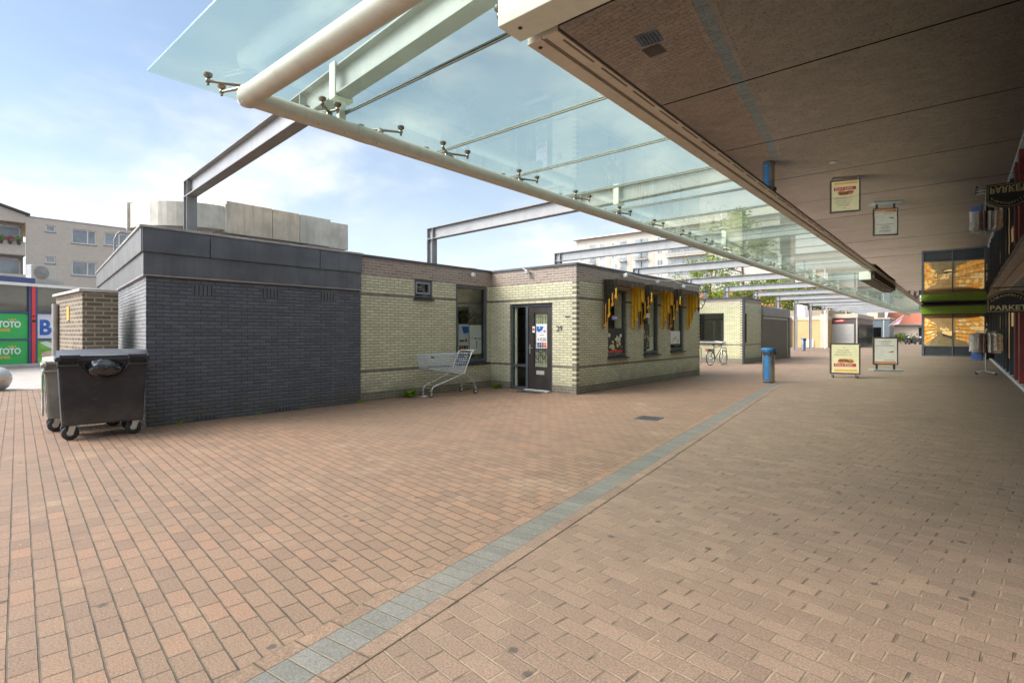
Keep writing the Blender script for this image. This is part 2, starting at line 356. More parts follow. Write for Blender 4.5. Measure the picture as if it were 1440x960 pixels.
M_skyglass = glassmat('reflective_window_glass', (.45,.5,.52), 4.5)
M_canopyglass = glassmat('greenish_canopy_glass', (.905,.965,.908), .85, .065, (.62,.70,.56))
M_aptglass = mat('distant_window_glass', (.22,.25,.27), .12, 0, .9, .5, .35)
M_dkglass = mat('dark_shop_glass', (.016,.016,.018), .06, 0, .6, .4, .6)
# mirror-like soffit of dark embossed metal
def soffit():
    m = bpy.data.materials.new('bronze_embossed_metal'); k = N(m); P = k.pos()
    mp = k.n('ShaderNodeMapping'); k.set(mp.inputs[0], P); mp.inputs['Scale'].default_value = (45, 45, 45)
    vo = k.n('ShaderNodeTexVoronoi'); k.set(vo.inputs['Vector'], mp.outputs[0]); vo.inputs['Scale'].default_value = 1
    c = k.mix(k.noise(P, 1.4, 5, .6), (.172,.158,.151), (.228,.211,.202))
    c = k.mix(k.smooth(vo.outputs[0], .1, .5), tuple(x*.65 for x in (.21,.19,.18)), c)
    p = k.out(c, k.math('ADD', .004, k.math('MULTIPLY', k.smooth(k.noise(P, 2.2, 5), .4, .8), .035)), .95, .5, k.bump(k.noise(P, .8, 0, .5), .05, .012))
    return m
M_soffit = soffit()
# paving -------------------------------------------------------------
SV = Vector((-.1213,.9926,0)); SU = Vector((.9926,.1213,0)); SO = Vector((-2.24,1.09,0))
PU, PV = Vector((.9936,-.113,0)), Vector((.113,.9936,0))     # the field's courses run a few degrees off the strip
def local_uv(k, A, B):
    P = k.pos(); S = k.sep(P)
    x = k.math('SUBTRACT', S[0], SO.x); y = k.math('SUBTRACT', S[1], SO.y)
    return P, k.math('ADD', k.math('MULTIPLY', x, A.x), k.math('MULTIPLY', y, A.y)), k.math('ADD', k.math('MULTIPLY', x, B.x), k.math('MULTIPLY', y, B.y))
def paving(name, kind):
    m = bpy.data.materials.new(name); k = N(m); P, su, sv = local_uv(k, SU, SV)
    if kind == 'field':
        _, u, v = local_uv(k, PU, PV); mm, r1, r2, row, eu, ev = k.bricks(u, v, .205, .108, .0075, .007)
    else:
        u, v = su, sv
        if kind == 'border': mm, r1, r2, row, eu, ev = k.bricks(v, k.math('ADD', u, .105+.105), .21, .105, .007, .005)
        else: mm, r1, r2, row, eu, ev = k.bricks(k.math('ADD', u, 5.), v, 20.2, .105, .007, .005)
    big = k.noise(P, .33, 5, .6); mid = k.noise(P, 1.7, 5, .65); fine = k.noise(P, 260, 2, .6); grit = k.noise(P, 95, 3, .7)
    if kind == 'strip':
        c = k.mix(r1, (.092,.087,.071), (.132,.126,.104)); c = k.mix(k.smooth(mid, .5, .8), c, (.17,.15,.115))
        c = k.mix(k.smooth(grit, .3, .72), k.mix(.35, c, (.06,.06,.055)), k.mix(.12, c, (.6,.58,.5)))
        c = k.mix(k.math('MULTIPLY', mm, .8), c, (.19,.155,.095)); mask = mm
    else:
        red = k.ramp(r1, [(0,(.140,.080,.049)), (.3,(.178,.102,.061)), (.75,(.21,.119,.070)), (1,(.235,.120,.066))])
        brn = k.ramp(r1, [(0,(.148,.096,.067)), (.5,(.178,.116,.079)), (1,(.218,.142,.096))])
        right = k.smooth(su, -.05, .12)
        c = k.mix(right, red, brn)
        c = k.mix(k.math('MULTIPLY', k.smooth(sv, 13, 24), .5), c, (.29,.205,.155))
        c = k.mix(k.math('MULTIPLY', k.smooth(big, .42, .68), .5), c, (.15,.100,.062))
        c = k.mix(k.math('MULTIPLY', k.smooth(mid, .54, .78), .42), c, (.33,.225,.135))
        c = k.mix(k.math('MULTIPLY', k.smooth(r2, .82, 1.), .30), c, (.14,.085,.055))
        pat = k.math('MULTIPLY', k.smooth(k.noise(k.comb(u, v, 9.), .55, 6, .7), .58, .74), .55)
        c = k.mix(pat, c, (.36,.26,.165))
        dk = k.math('MULTIPLY', k.smooth(k.noise(k.comb(v, u, 3.), .8, 6, .72), .55, .75), .5)
        c = k.mix(dk, c, (.095,.066,.042))
        c = k.mix(k.smooth(grit, .3, .72), k.mix(.45, c, (.045,.030,.018)), k.mix(.16, c, (.60,.45,.32)))
        c = k.mix(k.math('MULTIPLY', k.smooth(fine, .55, .75), .24), c, (.55,.43,.32))
        brk = k.math('ADD', .55, k.math('MULTIPLY', k.smooth(k.noise(P, 7, 3), .3, .7), .45))
        def line(e, w): return k.math('SUBTRACT', 1., k.smooth(e, w*.3, w*.3+.0028))
        wob = k.math('ADD', .6, k.math('MULTIPLY', k.noise(P, 3.1, 3), .9))
        lv_l, lu_l = line(ev, .0105), line(eu, .0095); lv_r, lu_r = line(ev, .008), line(eu, .015)
        near = k.math('SUBTRACT', 1., k.smooth(sv, 5, 14))
        c = k.mix(k.math('MULTIPLY', k.math('MULTIPLY', lv_l, brk), k.math('SUBTRACT', 1., right)), c, k.mix(k.smooth(mid, .35, .65), (.045,.036,.022), (.10,.078,.048)))
        c = k.mix(k.math('MULTIPLY', k.math('MULTIPLY', lu_l, k.math('MULTIPLY', brk, .9)), k.math('SUBTRACT', 1., right)), c, (.055,.042,.027))
        c = k.mix(k.math('MULTIPLY', k.math('MULTIPLY', lv_r, k.math('MULTIPLY', brk, .85)), right), c, k.mix(k.smooth(mid, .4, .6), (.17,.13,.085), (.31,.245,.165)))
        c = k.mix(k.math('MULTIPLY', k.math('MULTIPLY', lu_r, k.math('MULTIPLY', brk, 1.)), right), c, k.mix(k.smooth(k.noise(P, 3.6, 3), .36, .58), (.07,.052,.034), (.25,.19,.125)))
        mask = k.math('MAXIMUM', k.math('MAXIMUM', lv_l, lu_l), k.math('MULTIPLY', right, lu_r))
        # trodden gum, old drips and crumbs of litter
        gv = k.n('ShaderNodeTexVoronoi', voronoi_dimensions='2D'); k.set(gv.inputs['Vector'], P); gv.inputs['Scale'].default_value = 1.35
        gum = k.math('SUBTRACT', 1., k.smooth(k.math('ADD', gv.outputs[0], k.math('MULTIPLY', k.noise(P, 26, 2), .05)), .045, .068))
        gs = k.math('MULTIPLY', gum, k.math('GREATER_THAN', k.math('ADD', k.noise(P, .6, 2), k.math('MULTIPLY', right, .10)), .52))
        c = k.mix(k.math('MULTIPLY', gs, .8), c, (.05,.042,.036))
        vv = k.n('ShaderNodeTexVoronoi', voronoi_dimensions='2D'); k.set(vv.inputs['Vector'], P); vv.inputs['Scale'].default_value = 2.2
        wh = k.math('MULTIPLY', k.math('SUBTRACT', 1., k.smooth(k.math('ADD', vv.outputs[0], k.math('MULTIPLY', k.noise(P, 55, 2), .045)), .026, .040)), k.math('GREATER_THAN', k.noise(P, .9, 2), .57))
        c = k.mix(k.math('MULTIPLY', wh, .6), c, (.50,.46,.38))
    tilt = k.math('MULTIPLY', k.math('SUBTRACT', r2, .5), k.math('MULTIPLY', eu, 6.))
    h = k.math('ADD', k.math('SUBTRACT', 1., mask), k.math('ADD', k.math('ADD', k.math('MULTIPLY', r2, .45), tilt), k.math('ADD', k.math('MULTIPLY', grit, .26), k.math('MULTIPLY', fine, .12))))
    k.out(c, k.math('ADD', .58, k.math('MULTIPLY', grit, .28)), 0, .35, k.bump(h, .85, .008)); return m
M_field = paving('clinker_paving', 'field'); M_border = paving('border_pavers', 'border'); M_strip = paving('grey_pavers', 'strip')
def slabs():
    m = bpy.data.materials.new('pale_pavement'); k = N(m); P = k.pos(); S = k.sep(P)
    mm, r1, r2, row, eu, ev = k.bricks(S[1], S[0], .3, .3, .008, .004)
    c = k.mix(r1, (.33,.29,.27), (.40,.36,.33)); c = k.mix(k.math('MULTIPLY', k.noise(P, 1.3, 5), .4), c, (.27,.24,.21))
    k.out(k.mix(mm, c, (.18,.16,.14)), .8, 0, .3, k.bump(k.math('SUBTRACT', 1., mm), .4, .004)); return m
M_slabs = slabs()
# ------------------------------------------------------------------ setting
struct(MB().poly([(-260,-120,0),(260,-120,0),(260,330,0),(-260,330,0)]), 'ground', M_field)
def sp(u, v, z): p = SO + SU*u + SV*v; return (p.x, p.y, z)
def sheet(u0, u1, v0, v1, z): return MB().poly([sp(u0,v0,z), sp(u1,v0,z), sp(u1,v1,z), sp(u0,v1,z)])
b = sheet(-.21, -.106, -8, 15.9, .004); b.v += sheet(.106, .21, -8, 15.9, .004).v; b.f.append([4,5,6,7]); b.mi.append(0); b.sm.append(False)
struct(b, 'paving_border', M_border)
struct(sheet(-.105, .105, -8, 15.9, .005), 'paving_strip', M_strip)
EN = Vector((-.394,.919,0)); NN = Vector((.919,.394,0)); EO = Vector((-30.9,3.0,0))
def ep(s, n, z): p = EO + EN*s + NN*n; return (p.x, p.y, z)
struct(MB().poly([ep(-14,.05,.006), ep(22,.05,.006), (-24.5,12.,.006), (-18.6,2.6,.006), (-19.0,1.2,.006), (-22,-12,.006)]), 'pavement', M_slabs)
# ------------------------------------------------------------------ black utility block
bk = thing('utility_building', 'flat roofed block of black painted brick with dark zinc fascia', 'building', (-9.85,2.62,0))
b = MB(); b.poly([(-9.85,2.62,0),(-9.85,6.55,0),(-9.85,6.55,2.42),(-9.85,2.62,2.42)]); b.build('wall', M_blackbrick, bk)
BE = Vector((-.9905,.1375,0)); BN = Vector((-.1375,-.9905,0))
def fp(a, n, z): p = Vector((-9.85,2.62,0))+BE*a+BN*n; return (p.x, p.y, z)
def fbox(b, a0, a1, n0, n1, z0, z1, m=0): b.prism([fp(a0,n0,z0), fp(a0,n1,z0), fp(a1,n1,z0), fp(a1,n0,z0)], (0,0,z1-z0), m)
FL = 8.8
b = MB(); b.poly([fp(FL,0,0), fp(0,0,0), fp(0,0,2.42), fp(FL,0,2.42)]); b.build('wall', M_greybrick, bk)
b = MB(); b.poly([fp(FL,0,0),(-18.5,9,0),(-18.5,9,3.1),fp(FL,0,3.1)]); b.build('wall', M_blackbrick, bk)
b = MB(); b.box(-9.9,-9.805,2.60,6.53,2.40,2.425); b.build('drip_edge', M_cap, bk, bevel=.004); b = MB(); fbox(b,-.045,FL,0,.045,2.40,2.424); b.build('drip_edge', M_cap, bk, bevel=.004)
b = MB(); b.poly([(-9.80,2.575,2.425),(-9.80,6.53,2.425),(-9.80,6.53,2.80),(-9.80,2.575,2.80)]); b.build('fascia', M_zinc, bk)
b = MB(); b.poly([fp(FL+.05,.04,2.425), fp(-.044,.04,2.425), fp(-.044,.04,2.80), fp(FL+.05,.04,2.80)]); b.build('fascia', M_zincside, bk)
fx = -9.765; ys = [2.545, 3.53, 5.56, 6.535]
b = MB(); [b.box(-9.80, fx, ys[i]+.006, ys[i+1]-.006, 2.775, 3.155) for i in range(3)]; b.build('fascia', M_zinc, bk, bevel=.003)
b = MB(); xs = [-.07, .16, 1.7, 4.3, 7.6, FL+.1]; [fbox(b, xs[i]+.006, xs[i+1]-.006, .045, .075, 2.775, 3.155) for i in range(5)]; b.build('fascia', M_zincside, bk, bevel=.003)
b = MB(); b.box(-9.92,-9.74,2.66,6.55,3.155,3.195); b.build('coping', M_cap, bk, bevel=.006); b = MB(); fbox(b,-.11,FL+.12,-.06,.10,3.155,3.194); b.build('coping', M_cap, bk, bevel=.006)
b = MB(); b.poly([fp(FL,0,3.10),(-9.8,2.6,3.10),(-9.8,6.55,3.10),(-18.5,9,3.10)]); b.build('roof', M_roof, bk)
for y0, z0 in ((3.31,2.13),(4.46,2.15),(5.62,2.15),(3.35,.02),(4.7,.02)):
    b = MB(); b.box(-9.850, -9.843, y0-.02, y0+.30, z0-.004, z0+(.176 if z0 > 1 else .064), 1)
    for i in range(5): b.box(-9.851, -9.840, y0+.066*i, y0+.066*i+.014, z0, z0+(.17 if z0 > 1 else .06))
    b.build('air_vent', [M_slot, M_zinc], bk)
# roof ductwork
du = thing('roof_duct', 'weathered sheet metal ventilation duct lying on the black block roof', 'duct', (-11.4,5.2,3.1))
b = MB(); b.box(-11.9, -11.0, 4.27, 5.18, 3.46, 4.09); b.box(-11.9, -11.0, 5.19, 5.78, 3.462, 4.085); b.build('duct_section', M_galvw, du, bevel=.008)
b = MB(); b.box(-11.9, -11.0, 5.79, 6.52, 3.46, 4.08); b.box(-11.95, -11.12, 6.525, 7.05, 3.46, 4.06); b.build('duct_section', M_galv, du, bevel=.008)
for y in (4.6,5.9): MB().box(-11.8, -11.1, y, y+.08, 3.10, 3.455).build('support', M_cap, du)
b = MB(); P_ = []
for i in range(13):
    a = PI/2*i/12; P_.append((-11.35-.0-(1-math.cos(a))*.95, 4.265-math.sin(a)*.95))
vs = []; w = .32
for i, (x, y) in enumerate(P_):
    a = PI/2*i/12; nx, ny = math.cos(a), -math.sin(a)
    for r, z in ((w,3.52),(w,3.98),(-w,3.98),(-w,3.52)): vs.append((x+nx*r, y+ny*r, z))
b.add(vs, [(i*4+j, i*4+(j+1)%4, (i+1)*4+(j+1)%4, (i+1)*4+j) for i in range(12) for j in range(4)], 0, False)
b.build('elbow', M_galv, du)
for i in (0, 12):
    x, y = P_[i]; a = PI/2*i/12; d = Vector((math.cos(a), -math.sin(a), 0)); MB().obox((x,y,3.75), (.72,.04,.54), d).build('flange', M_galv, du)
b = MB(); b.lathe((-12.3,3.31,3.1), [(.2,0),(.2,.42)], 14); b.build('support', M_galv, du)
# ------------------------------------------------------------------ brown brick enclosure
en = thing('brick_enclosure', 'brown brick enclosure with pale coping behind the waste containers', 'enclosure', (-11.4,2.1,0))
b = MB(); b.poly([(-11.4,2.11,0),(-11.4,2.615,0),(-11.4,2.615,2.2),(-11.4,2.11,2.2)]); b.poly([(-13.6,2.11,0),(-11.4,2.11,0),(-11.4,2.11,2.2),(-13.6,2.11,2.2)])
b.poly([(-13.6,2.11,0),(-13.6,2.615,0),(-13.6,2.615,2.2),(-13.6,2.11,2.2)]); b.build('wall', M_brownbrick, en)
b = MB(); b.box(-13.66, -11.36, 2.06, 2.61, 2.2, 2.25); b.build('coping', M_concrete, en, bevel=.008)
b = MB(); b.box(-12.55, -12.38, 2.095, 2.112, 1.72, 1.98); b.build('sticker', M_amber, en)
b = MB(); b.tube([(-13.35,2.06,0),(-13.35,2.06,2.05)], .055, 10); b.build('drain_pipe', M_cap, en)
# ------------------------------------------------------------------ waste containers
def castor(root, x, y, face=1):
    b = MB(); b.lathe((x-.028,y,.1), [(.045,-.001),(.085,0),(.1,.012),(.1,.044),(.085,.056),(.045,.057)], 20, 0, (1,0,0)); w = b.build('wheel', M_rubber, root, local=True)
    b = MB(); b.lathe((x-.035,y,.1), [(.04,0),(.04,.07)], 12, 0, (1,0,0)); b.build('hub', M_galv, w, local=True)
    b = MB()
    for s in (-1,1): b.prism([(x+s*.045,y-.03,.08),(x+s*.045,y+.03,.08),(x+s*.045,y+.075,.225),(x+s*.045,y-.01,.225)], (s*.006,0,0))
    b.box(x-.055,x+.055,y-.02,y+.09,.22,.232); b.build('fork', M_galv, root, local=True, bevel=.002)
def container(name, label, loc, rz, L, D, H, mb, ml, bag, grey=False):
    t = thing(name, label, 'waste container', loc, rz, 'wheeled waste containers')
    # local frame: front face at x=0 looking to +x, long side along y, depth towards -x
    z0, z1 = .20, H-.10; b = MB(); tp = .045
    lo = [(-tp-.02,-L/2+tp),(-tp-.02,L/2-tp),(-D+tp,L/2-tp),(-D+tp,-L/2+tp)]; hi = [(0,-L/2),(0,L/2),(-D,L/2),(-D,-L/2)]
    b.add([(x,y,z0) for x,y in lo]+[(x,y,z1) for x,y in hi], [(0,3,2,1),(4,5,6,7)]+[(i,(i+1)%4,4+(i+1)%4,4+i) for i in range(4)])
    b.build('body', mb, t, bevel=.03, local=True)
    b = MB()
    for y in (-L/2-.012, L/2-.05): b.box(-.1,.012,y,y+.062,z0+.28,z1-.05) if False else None
    b.box(-D-.02,.028,-L/2-.028,L/2+.028,z1-.035,z1+.008); b.build('rim', ml, t, bevel=.008, local=True)
    # domed lid
    b = MB(); n = 12; vs = []
    for i in range(n+1):
        s = i/n; x = .02-s*(D+.03); zz = z1+.02+.085*math.sin(PI*min(1,s*1.15))**.8 if s*1.15 < 1 else z1+.02
        for yy, dz in ((-L/2-.01,0),(-L/2+.1,.012),(0,.02),(L/2-.1,.012),(L/2+.01,0)): vs.append((x,yy,zz+dz))
    fs = [(i*5+j,(i+1)*5+j,(i+1)*5+j+1,i*5+j+1) for i in range(n) for j in range(4)]
    b.add(vs, fs, 0, True); b.add([vs[0],vs[4],(.02,L/2+.01,z1+.004),(.02,-L/2-.01,z1+.004)],[(0,1,2,3)])
    for e in (0,4):
        pts = [vs[i*5+e] for i in range(n+1)]; b.poly(pts+[(pts[-1][0],pts[-1][1],z1+.004),(pts[0][0],pts[0][1],z1+.004)])
    lid = b.build('lid', ml, t, local=True)
    for y in (-L/2+.02, L/2-.24):
        b = MB()
        b.box(.0,.085,y,y+.22,z1+.03,z1+.05); b.box(.0,.085,y,y+.02,z1-.02,z1+.05); b.box(.0,.085,y+.2,y+.22,z1-.02,z1+.05); b.box(.07,.09,y,y+.22,z1+.005,z1+.05)
        b.build('lid_handle', ml, lid, local=True, bevel=.004)
    for y in (-L/2+.0, L/2-.23):
        b = MB()
        b.box(.0,.07,y,y+.02,z1-.13,z1-.06); b.box(.0,.07,y+.21,y+.23,z1-.13,z1-.06); b.tube([(.065,y,z1-.095),(.065,y+.23,z1-.095)],.014,8)
        b.build('handle', mb, t, local=True)
    if bag:
        b = MB(); pts = [(.012,math.sin(a)*.29,z1-.02-math.cos(a)*.27 if abs(a) < PI/2 else z1-.02) for a in [(-PI/2+PI*i/20) for i in range(21)]]
        b.tube(pts, .017, 8); b.build('throw_opening_rim', M_black, t, local=True)
        b = MB(); vs = []; n1, n2 = 14, 9
        for i in range(n2+1):
            a = PI/2*i/n2
            for j in range(n1):
                q = 2*PI*j/n1; r = .235*math.cos(a)*(1+.13*math.sin(3*q+i)); vs.append((-.01+.13*math.sin(a)+.018*math.sin(5*q+i*2), r*math.cos(q)*.9, z1-.15+r*math.sin(q)*.58))
        b.add(vs, [(i*n1+j,i*n1+(j+1)%n1,(i+1)*n1+(j+1)%n1,(i+1)*n1+j) for i in range(n2) for j in range(n1)], 0, True); b.build('bin_bag', M_bag, t, local=True)
    for x in (-.14,-D+.14):
        for y in (-L/2+.14,L/2-.16): castor(t, x, y)
    if grey:
        b = MB(); b.box(-D+.1,-.1,-L/2-.016,-L/2+.006,z0+.05,z1-.09); b.build('side_panel', M_greypanel, t, local=True, bevel=.01)
        b = MB(); b.box(-.09,-.07,-L/2-.02,-L/2+.004,z0+.4,z1-.15); b.build('green_strip', mat('pale_green_tape', (.22,.38,.16), .6), t, local=True)
    return t
M_greypanel = mat('mottled_grey_green_plastic', (.28,.30,.25), .6, var=.3, vs=6, dirt=.4)
M_greycont = mat('worn_grey_container_plastic', (.30,.29,.25), .6, var=.2, vs=4, dirt=.4)
container('waste_container', 'black four-wheeled waste container with a shiny bag bulging from its front', (-9.30,1.97,0), math.radians(-8), 1.02, .78, 1.24, M_black, M_lid, True)
container('waste_container', 'worn grey waste container tucked behind the black one', (-10.30,1.96,0), math.radians(-7), 1.0, .66, 1.12, M_greycont, M_greycont, False, True)
# ------------------------------------------------------------------ corner shop of glazed brick
sh = thing('corner_shop', 'single storey corner shop of pale green glazed brick, house number 29', 'shop', (-9.9,6.55,0))
Wf = [(12.25,13.30,.84,2.66),(14.30,15.32,.85,2.66),(16.18,17.25,.90,2.66)]
Wr = [(8.06,8.62,2.32,2.78),(9.41,10.60,.70,2.75)]
b = wall_holes(MB(), 'x', -9.9, 6.55, 11.0, 0, 3.14, Wr, .14, -1); b.build('wall', M_shop_recess, sh)
b = wall_holes(MB(), 'y', 10.75, -9.9, -7.1, 0, 3.14, [(-9.22,-7.82,0,2.25)], .14, 1)
b.build('wall', M_shop_door, sh)
b = wall_holes(MB(), 'x', -7.1, 10.75, 18.65, 0, 3.14, Wf, .14, -1); b.build('wall', M_shop_front, sh)
b = MB(); b.poly([(-16,18.65,0),(-7.1,18.65,0),(-7.1,18.65,3.14),(-16,18.65,3.14)]); b.poly([(-16,11,0),(-16,18.65,0),(-16,18.65,3.14),(-16,11,3.14)]); b.build('wall', M_shop_recess, sh)
b = MB(); b.poly([(-16,6.55,3.08),(-9.95,6.55,3.08),(-9.95,18.6,3.08),(-16,18.6,3.08)]); b.poly([(-9.95,10.8,3.08),(-7.15,10.8,3.08),(-7.15,18.6,3.08),(-9.95,18.6,3.08)]); b.build('roof', M_roof, sh)
b = MB(); b.box(-10.02,-9.87,6.56,10.72,3.14,3.20); b.box(-10.02,-7.07,10.72,10.87,3.14,3.20); b.box(-7.22,-7.07,10.87,18.68,3.14,3.20); b.box(-16,-7.22,18.53,18.68,3.14,3.20); b.build('coping', M_capdark, sh, bevel=.006)
# window fittings
for a0, a1, k0, k1 in Wf:
    fr = frame_rect(MB(), 'x', -7.19, a0, a1, k0+.02, k1, .075, .07).build('window_frame', M_frame, sh, bevel=.004)
    pane_at(MB(), 'x', -7.20, a0+.076, a1-.076, k0+.096, k1-.076).build('pane', M_glass, fr)
    b = MB(); b.prism([(-7.22,a0-.03,k0-.045),(-7.22,a0-.03,k0+.018),(-7.02,a0-.03,k0-.012),(-7.02,a0-.03,k0-.045)], (0,a1-a0+.06,0)); b.build('sill', M_dkframe, sh, bevel=.004)
    b = MB(); vs = []; n = 24
    for i in range(n+1):
        y = a1-.45+.37*i/n; x = -7.245+.012*math.sin(i*1.9); vs += [(x,y,k0+.12),(x,y,k1-.05)]
    b.add(vs, [(2*i,2*i+2,2*i+3,2*i+1) for i in range(n)], 0, True); b.build('curtain', M_curtain, sh)
for i, (a0, a1, k0, k1) in enumerate(Wr):
    w = .05 if i == 0 else .085
    fr = frame_rect(MB(), 'x', -9.97, a0, a1, k0+.02, k1, w, .08).build('window_frame', M_frame, sh, bevel=.004)
    if i == 0: frame_rect(MB(), 'x', -9.945, a0+.052, a1-.052, k0+.10, k1-.06, .05, .05).build('sash', mat('pale_grey_sash', (.2,.22,.24), .45), fr, bevel=.004)
    pane_at(MB(), 'x', -9.985, a0+w+.001, a1-w-.001, k0+w+.021, k1-w-.001).build('pane', M_glass, fr)
    b = MB(); b.prism([(-10.02,a0-.03,k0-.045),(-10.02,a0-.03,k0+.018),(-9.84,a0-.03,k0-.01),(-9.84,a0-.03,k0-.045)], (0,a1-a0+.06,0)); b.build('sill', M_dkframe, sh, bevel=.004)
# interior seen through the panes
b = MB(); b.box(-9.0,-8.9,11.2,18.4,0,2.9,0); b.box(-9.0,-7.3,11.1,18.4,-.001,.03,0); b.box(-13,-12.9,6.8,11,0,2.9,0)
for y in (12.6,14.9,16.8): b.box(-8.9,-8.4,y,y+.5,0,1.7,0)
b.build('interior', M_room, sh)
b = MB(); b.box(-10.6,-10.5,8.9,11.0,2.05,2.9,0); b.box(-10.62,-10.49,9.9,10.05,.2,2.05,1); b.build('interior', [M_roomwall, M_curtain], sh)
b = MB(); b.box(-10.5,-10.46,9.2,9.85,.3,2.0); b.box(-10.5,-10.46,10.1,10.7,.3,1.9); b.build('interior', M_darkwood, sh)
rng = random.Random(3); b = MB()
for i in range(260):
    c = Vector((-10.4+rng.uniform(-.05,.05), rng.uniform(9.45,10.6), 2.0+rng.gauss(0,.05))); d = Vector((rng.uniform(-1,1),rng.uniform(-1,1),rng.uniform(-1,1))).normalized()*.05; e = d.orthogonal().normalized()*.02
    b.poly([c-d,c+e,c+d,c-e])
b.build('garland', M_leafdark, sh)
# door and side light
fr = MB(); fr.box(-9.22,-9.16,10.80,10.90,0,2.25); fr.box(-8.71,-8.63,10.79,10.90,0,2.17); fr.box(-7.88,-7.82,10.80,10.90,0,2.25); fr.box(-9.16,-7.88,10.80,10.90,2.17,2.25); fr.box(-9.16,-8.71,10.80,10.90,0,.07); fr.box(-9.16,-8.71,10.80,10.88,.60,.66)
frame = fr.build('door_frame', M_frame, sh, bevel=.005)
pane_at(MB(), 'y', 10.84, -9.159, -8.711, .071, .599).build('pane', M_glass, frame); pane_at(MB(), 'y', 10.84, -9.159, -8.711, .661, 2.169).build('pane', M_glass, frame)
b = MB(); b.box(-9.14,-9.06,10.86,10.89,.08,2.16); b.build('curtain', M_curtain, sh)
b = MB(); z = 10.845; b.box(-8.625,-8.46,z-.03,z+.02,.03,2.165); b.box(-8.03,-7.885,z-.03,z+.02,.03,2.165); b.box(-8.46,-8.03,z-.03,z+.02,2.0,2.165); b.box(-8.46,-8.03,z-.03,z+.02,.03,.62)
door = b.build('door', mat('weathered_dark_door', (.035,.028,.025), .5, var=.3, vs=3, dirt=.3), sh, bevel=.004)
pane_at(MB(), 'y', 10.85, -8.459, -8.031, .621, 1.999).build('pane', M_glass, door)
b = MB(); b.box(-8.62,-7.89,10.868,10.872,.05,2.1); b.build('curtain', M_curtain, sh)
b = MB(); g = 10.825
for x in (-8.41,-8.30,-8.245,-8.19,-8.08): b.tube([(x,g,.70),(x,g,1.95)], .006, 6)
for zz in (.74,1.42,1.9): b.tube([(-8.46,g,zz),(-8.03,g,zz)], .006, 6)
for cx in (-8.345,-8.145):
    for zz in (.95,1.15): b.tube([(cx+.095*math.cos(a),g-.004,zz+.13*math.sin(a)) for a in [PI/2*i for i in range(4)]], .007, 6, closed=True)
    for zz in (.86,1.05,1.24): b.tube([(cx+.05*math.cos(2*PI*i/14),g-.006,zz+.05*math.sin(2*PI*i/14)) for i in range(14)], .006, 6, closed=True)
b.build('door_grille', M_dkframe, door)
b = MB(); b.box(-8.37,-8.12,10.806,10.816,.42,.52); b.build('letter_slot', M_kioskshutter, door, bevel=.003)
b = MB(); b.box(-8.60,-8.56,10.80,10.816,.95,1.2); b.tube([(-8.58,10.80,1.1),(-8.58,10.76,1.1),(-8.47,10.76,1.1)], .01, 8); b.build('door_handle', M_chrome, door)
b = MB(); b.text('29', .185, (-7.68,10.742,1.54), (1,0,0), (0,0,1), .003, sx=.95); b.build('house_number', M_dkframe, sh)
b = MB(); b.box(-7.42,-7.30,10.735,10.748,1.88,1.905); b.build('bell_plate', M_dkframe, sh)
b = MB(); b.box(-8.64,-7.86,10.62,10.76,0,.04); b.build('door_step', M_concrete, sh, bevel=.008)
tag(MB().box(-8.60,-7.95,10.28,10.6,.001,.014).build('door_mat', M_rubber), 'dark rubber mat lying before the shop door', 'door mat')
# posters on the shop
def poster(name, label, axis, at, a0, a1, z0, z1, face, fn, base=M_paper, cat='poster'):
    t = thing(name, label, cat, (at,(a0+a1)/2,z0) if axis == 'x' else ((a0+a1)/2,at,z0))
    d = .003; P_ = (lambda s, q, e=0: (at+face*(d+e), a0+(a1-a0)*s, z0+(z1-z0)*q)) if axis == 'x' else (lambda s, q, e=0: (a0+(a1-a0)*s, at+face*(d+e), z0+(z1-z0)*q))
    b = MB(); (b.box(at, at+face*d, a0, a1, z0, z1) if axis == 'x' else b.box(a0, a1, at, at+face*d, z0, z1)); b.build('sheet', base, t)
    fn(t, P_); return t
def quadp(b, P_, s0, s1, q0, q1, e, m=0): b.poly([P_(s0,q0,e), P_(s1,q0,e), P_(s1,q1,e), P_(s0,q1,e)], m)
def ell(b, P_, s, q, rs, rq, e, m=0, n=14, tilt=0):
    b.poly([P_(s+rs*math.cos(a)*math.cos(tilt)-rq*math.sin(a)*math.sin(tilt), q+rq*math.sin(a)*math.cos(tilt)+rs*math.cos(a)*math.sin(tilt), e) for a in [2*PI*i/n for i in range(n)]], m)
MP = [M_bluelogo, M_storewhite, M_orange, M_brownprint, M_red, M_darkprint, M_paper]
def door_poster(t, P_):
    b = MB(); quadp(b,P_,.03,.97,.62,.9,.001,1); b.poly([P_(.03,.9,.002),P_(.7,.9,.002),P_(.55,.74,.002),P_(.25,.66,.002),P_(.03,.72,.002)],0); ell(b,P_,.3,.84,.07,.03,.003,1); ell(b,P_,.78,.70,.12,.05,.002,2)
    for i in range(4): quadp(b,P_,.08+.22*i,.27+.22*i,.03,.13,.002,(0,5,3,4)[i]); quadp(b,P_,.08+.22*i,.27+.22*i,.14,.23,.002,(5,0,4,2)[i])
    ell(b,P_,.2,.36,.06,.05,.002,4); ell(b,P_,.38,.54,.05,.02,.002,4); quadp(b,P_,.45,.72,.53,.55,.002,5)
    b.text('€20', .115, P_(.36,.30,.003), (1,0,0), (0,0,1), .001, 5); b.build('print', MP, t)
poster('poster', 'white poster reading €20 with blue picture on the glass of door 29', 'y', 10.812, -8.37, -8.03, 1.10, 1.72, -1, door_poster)
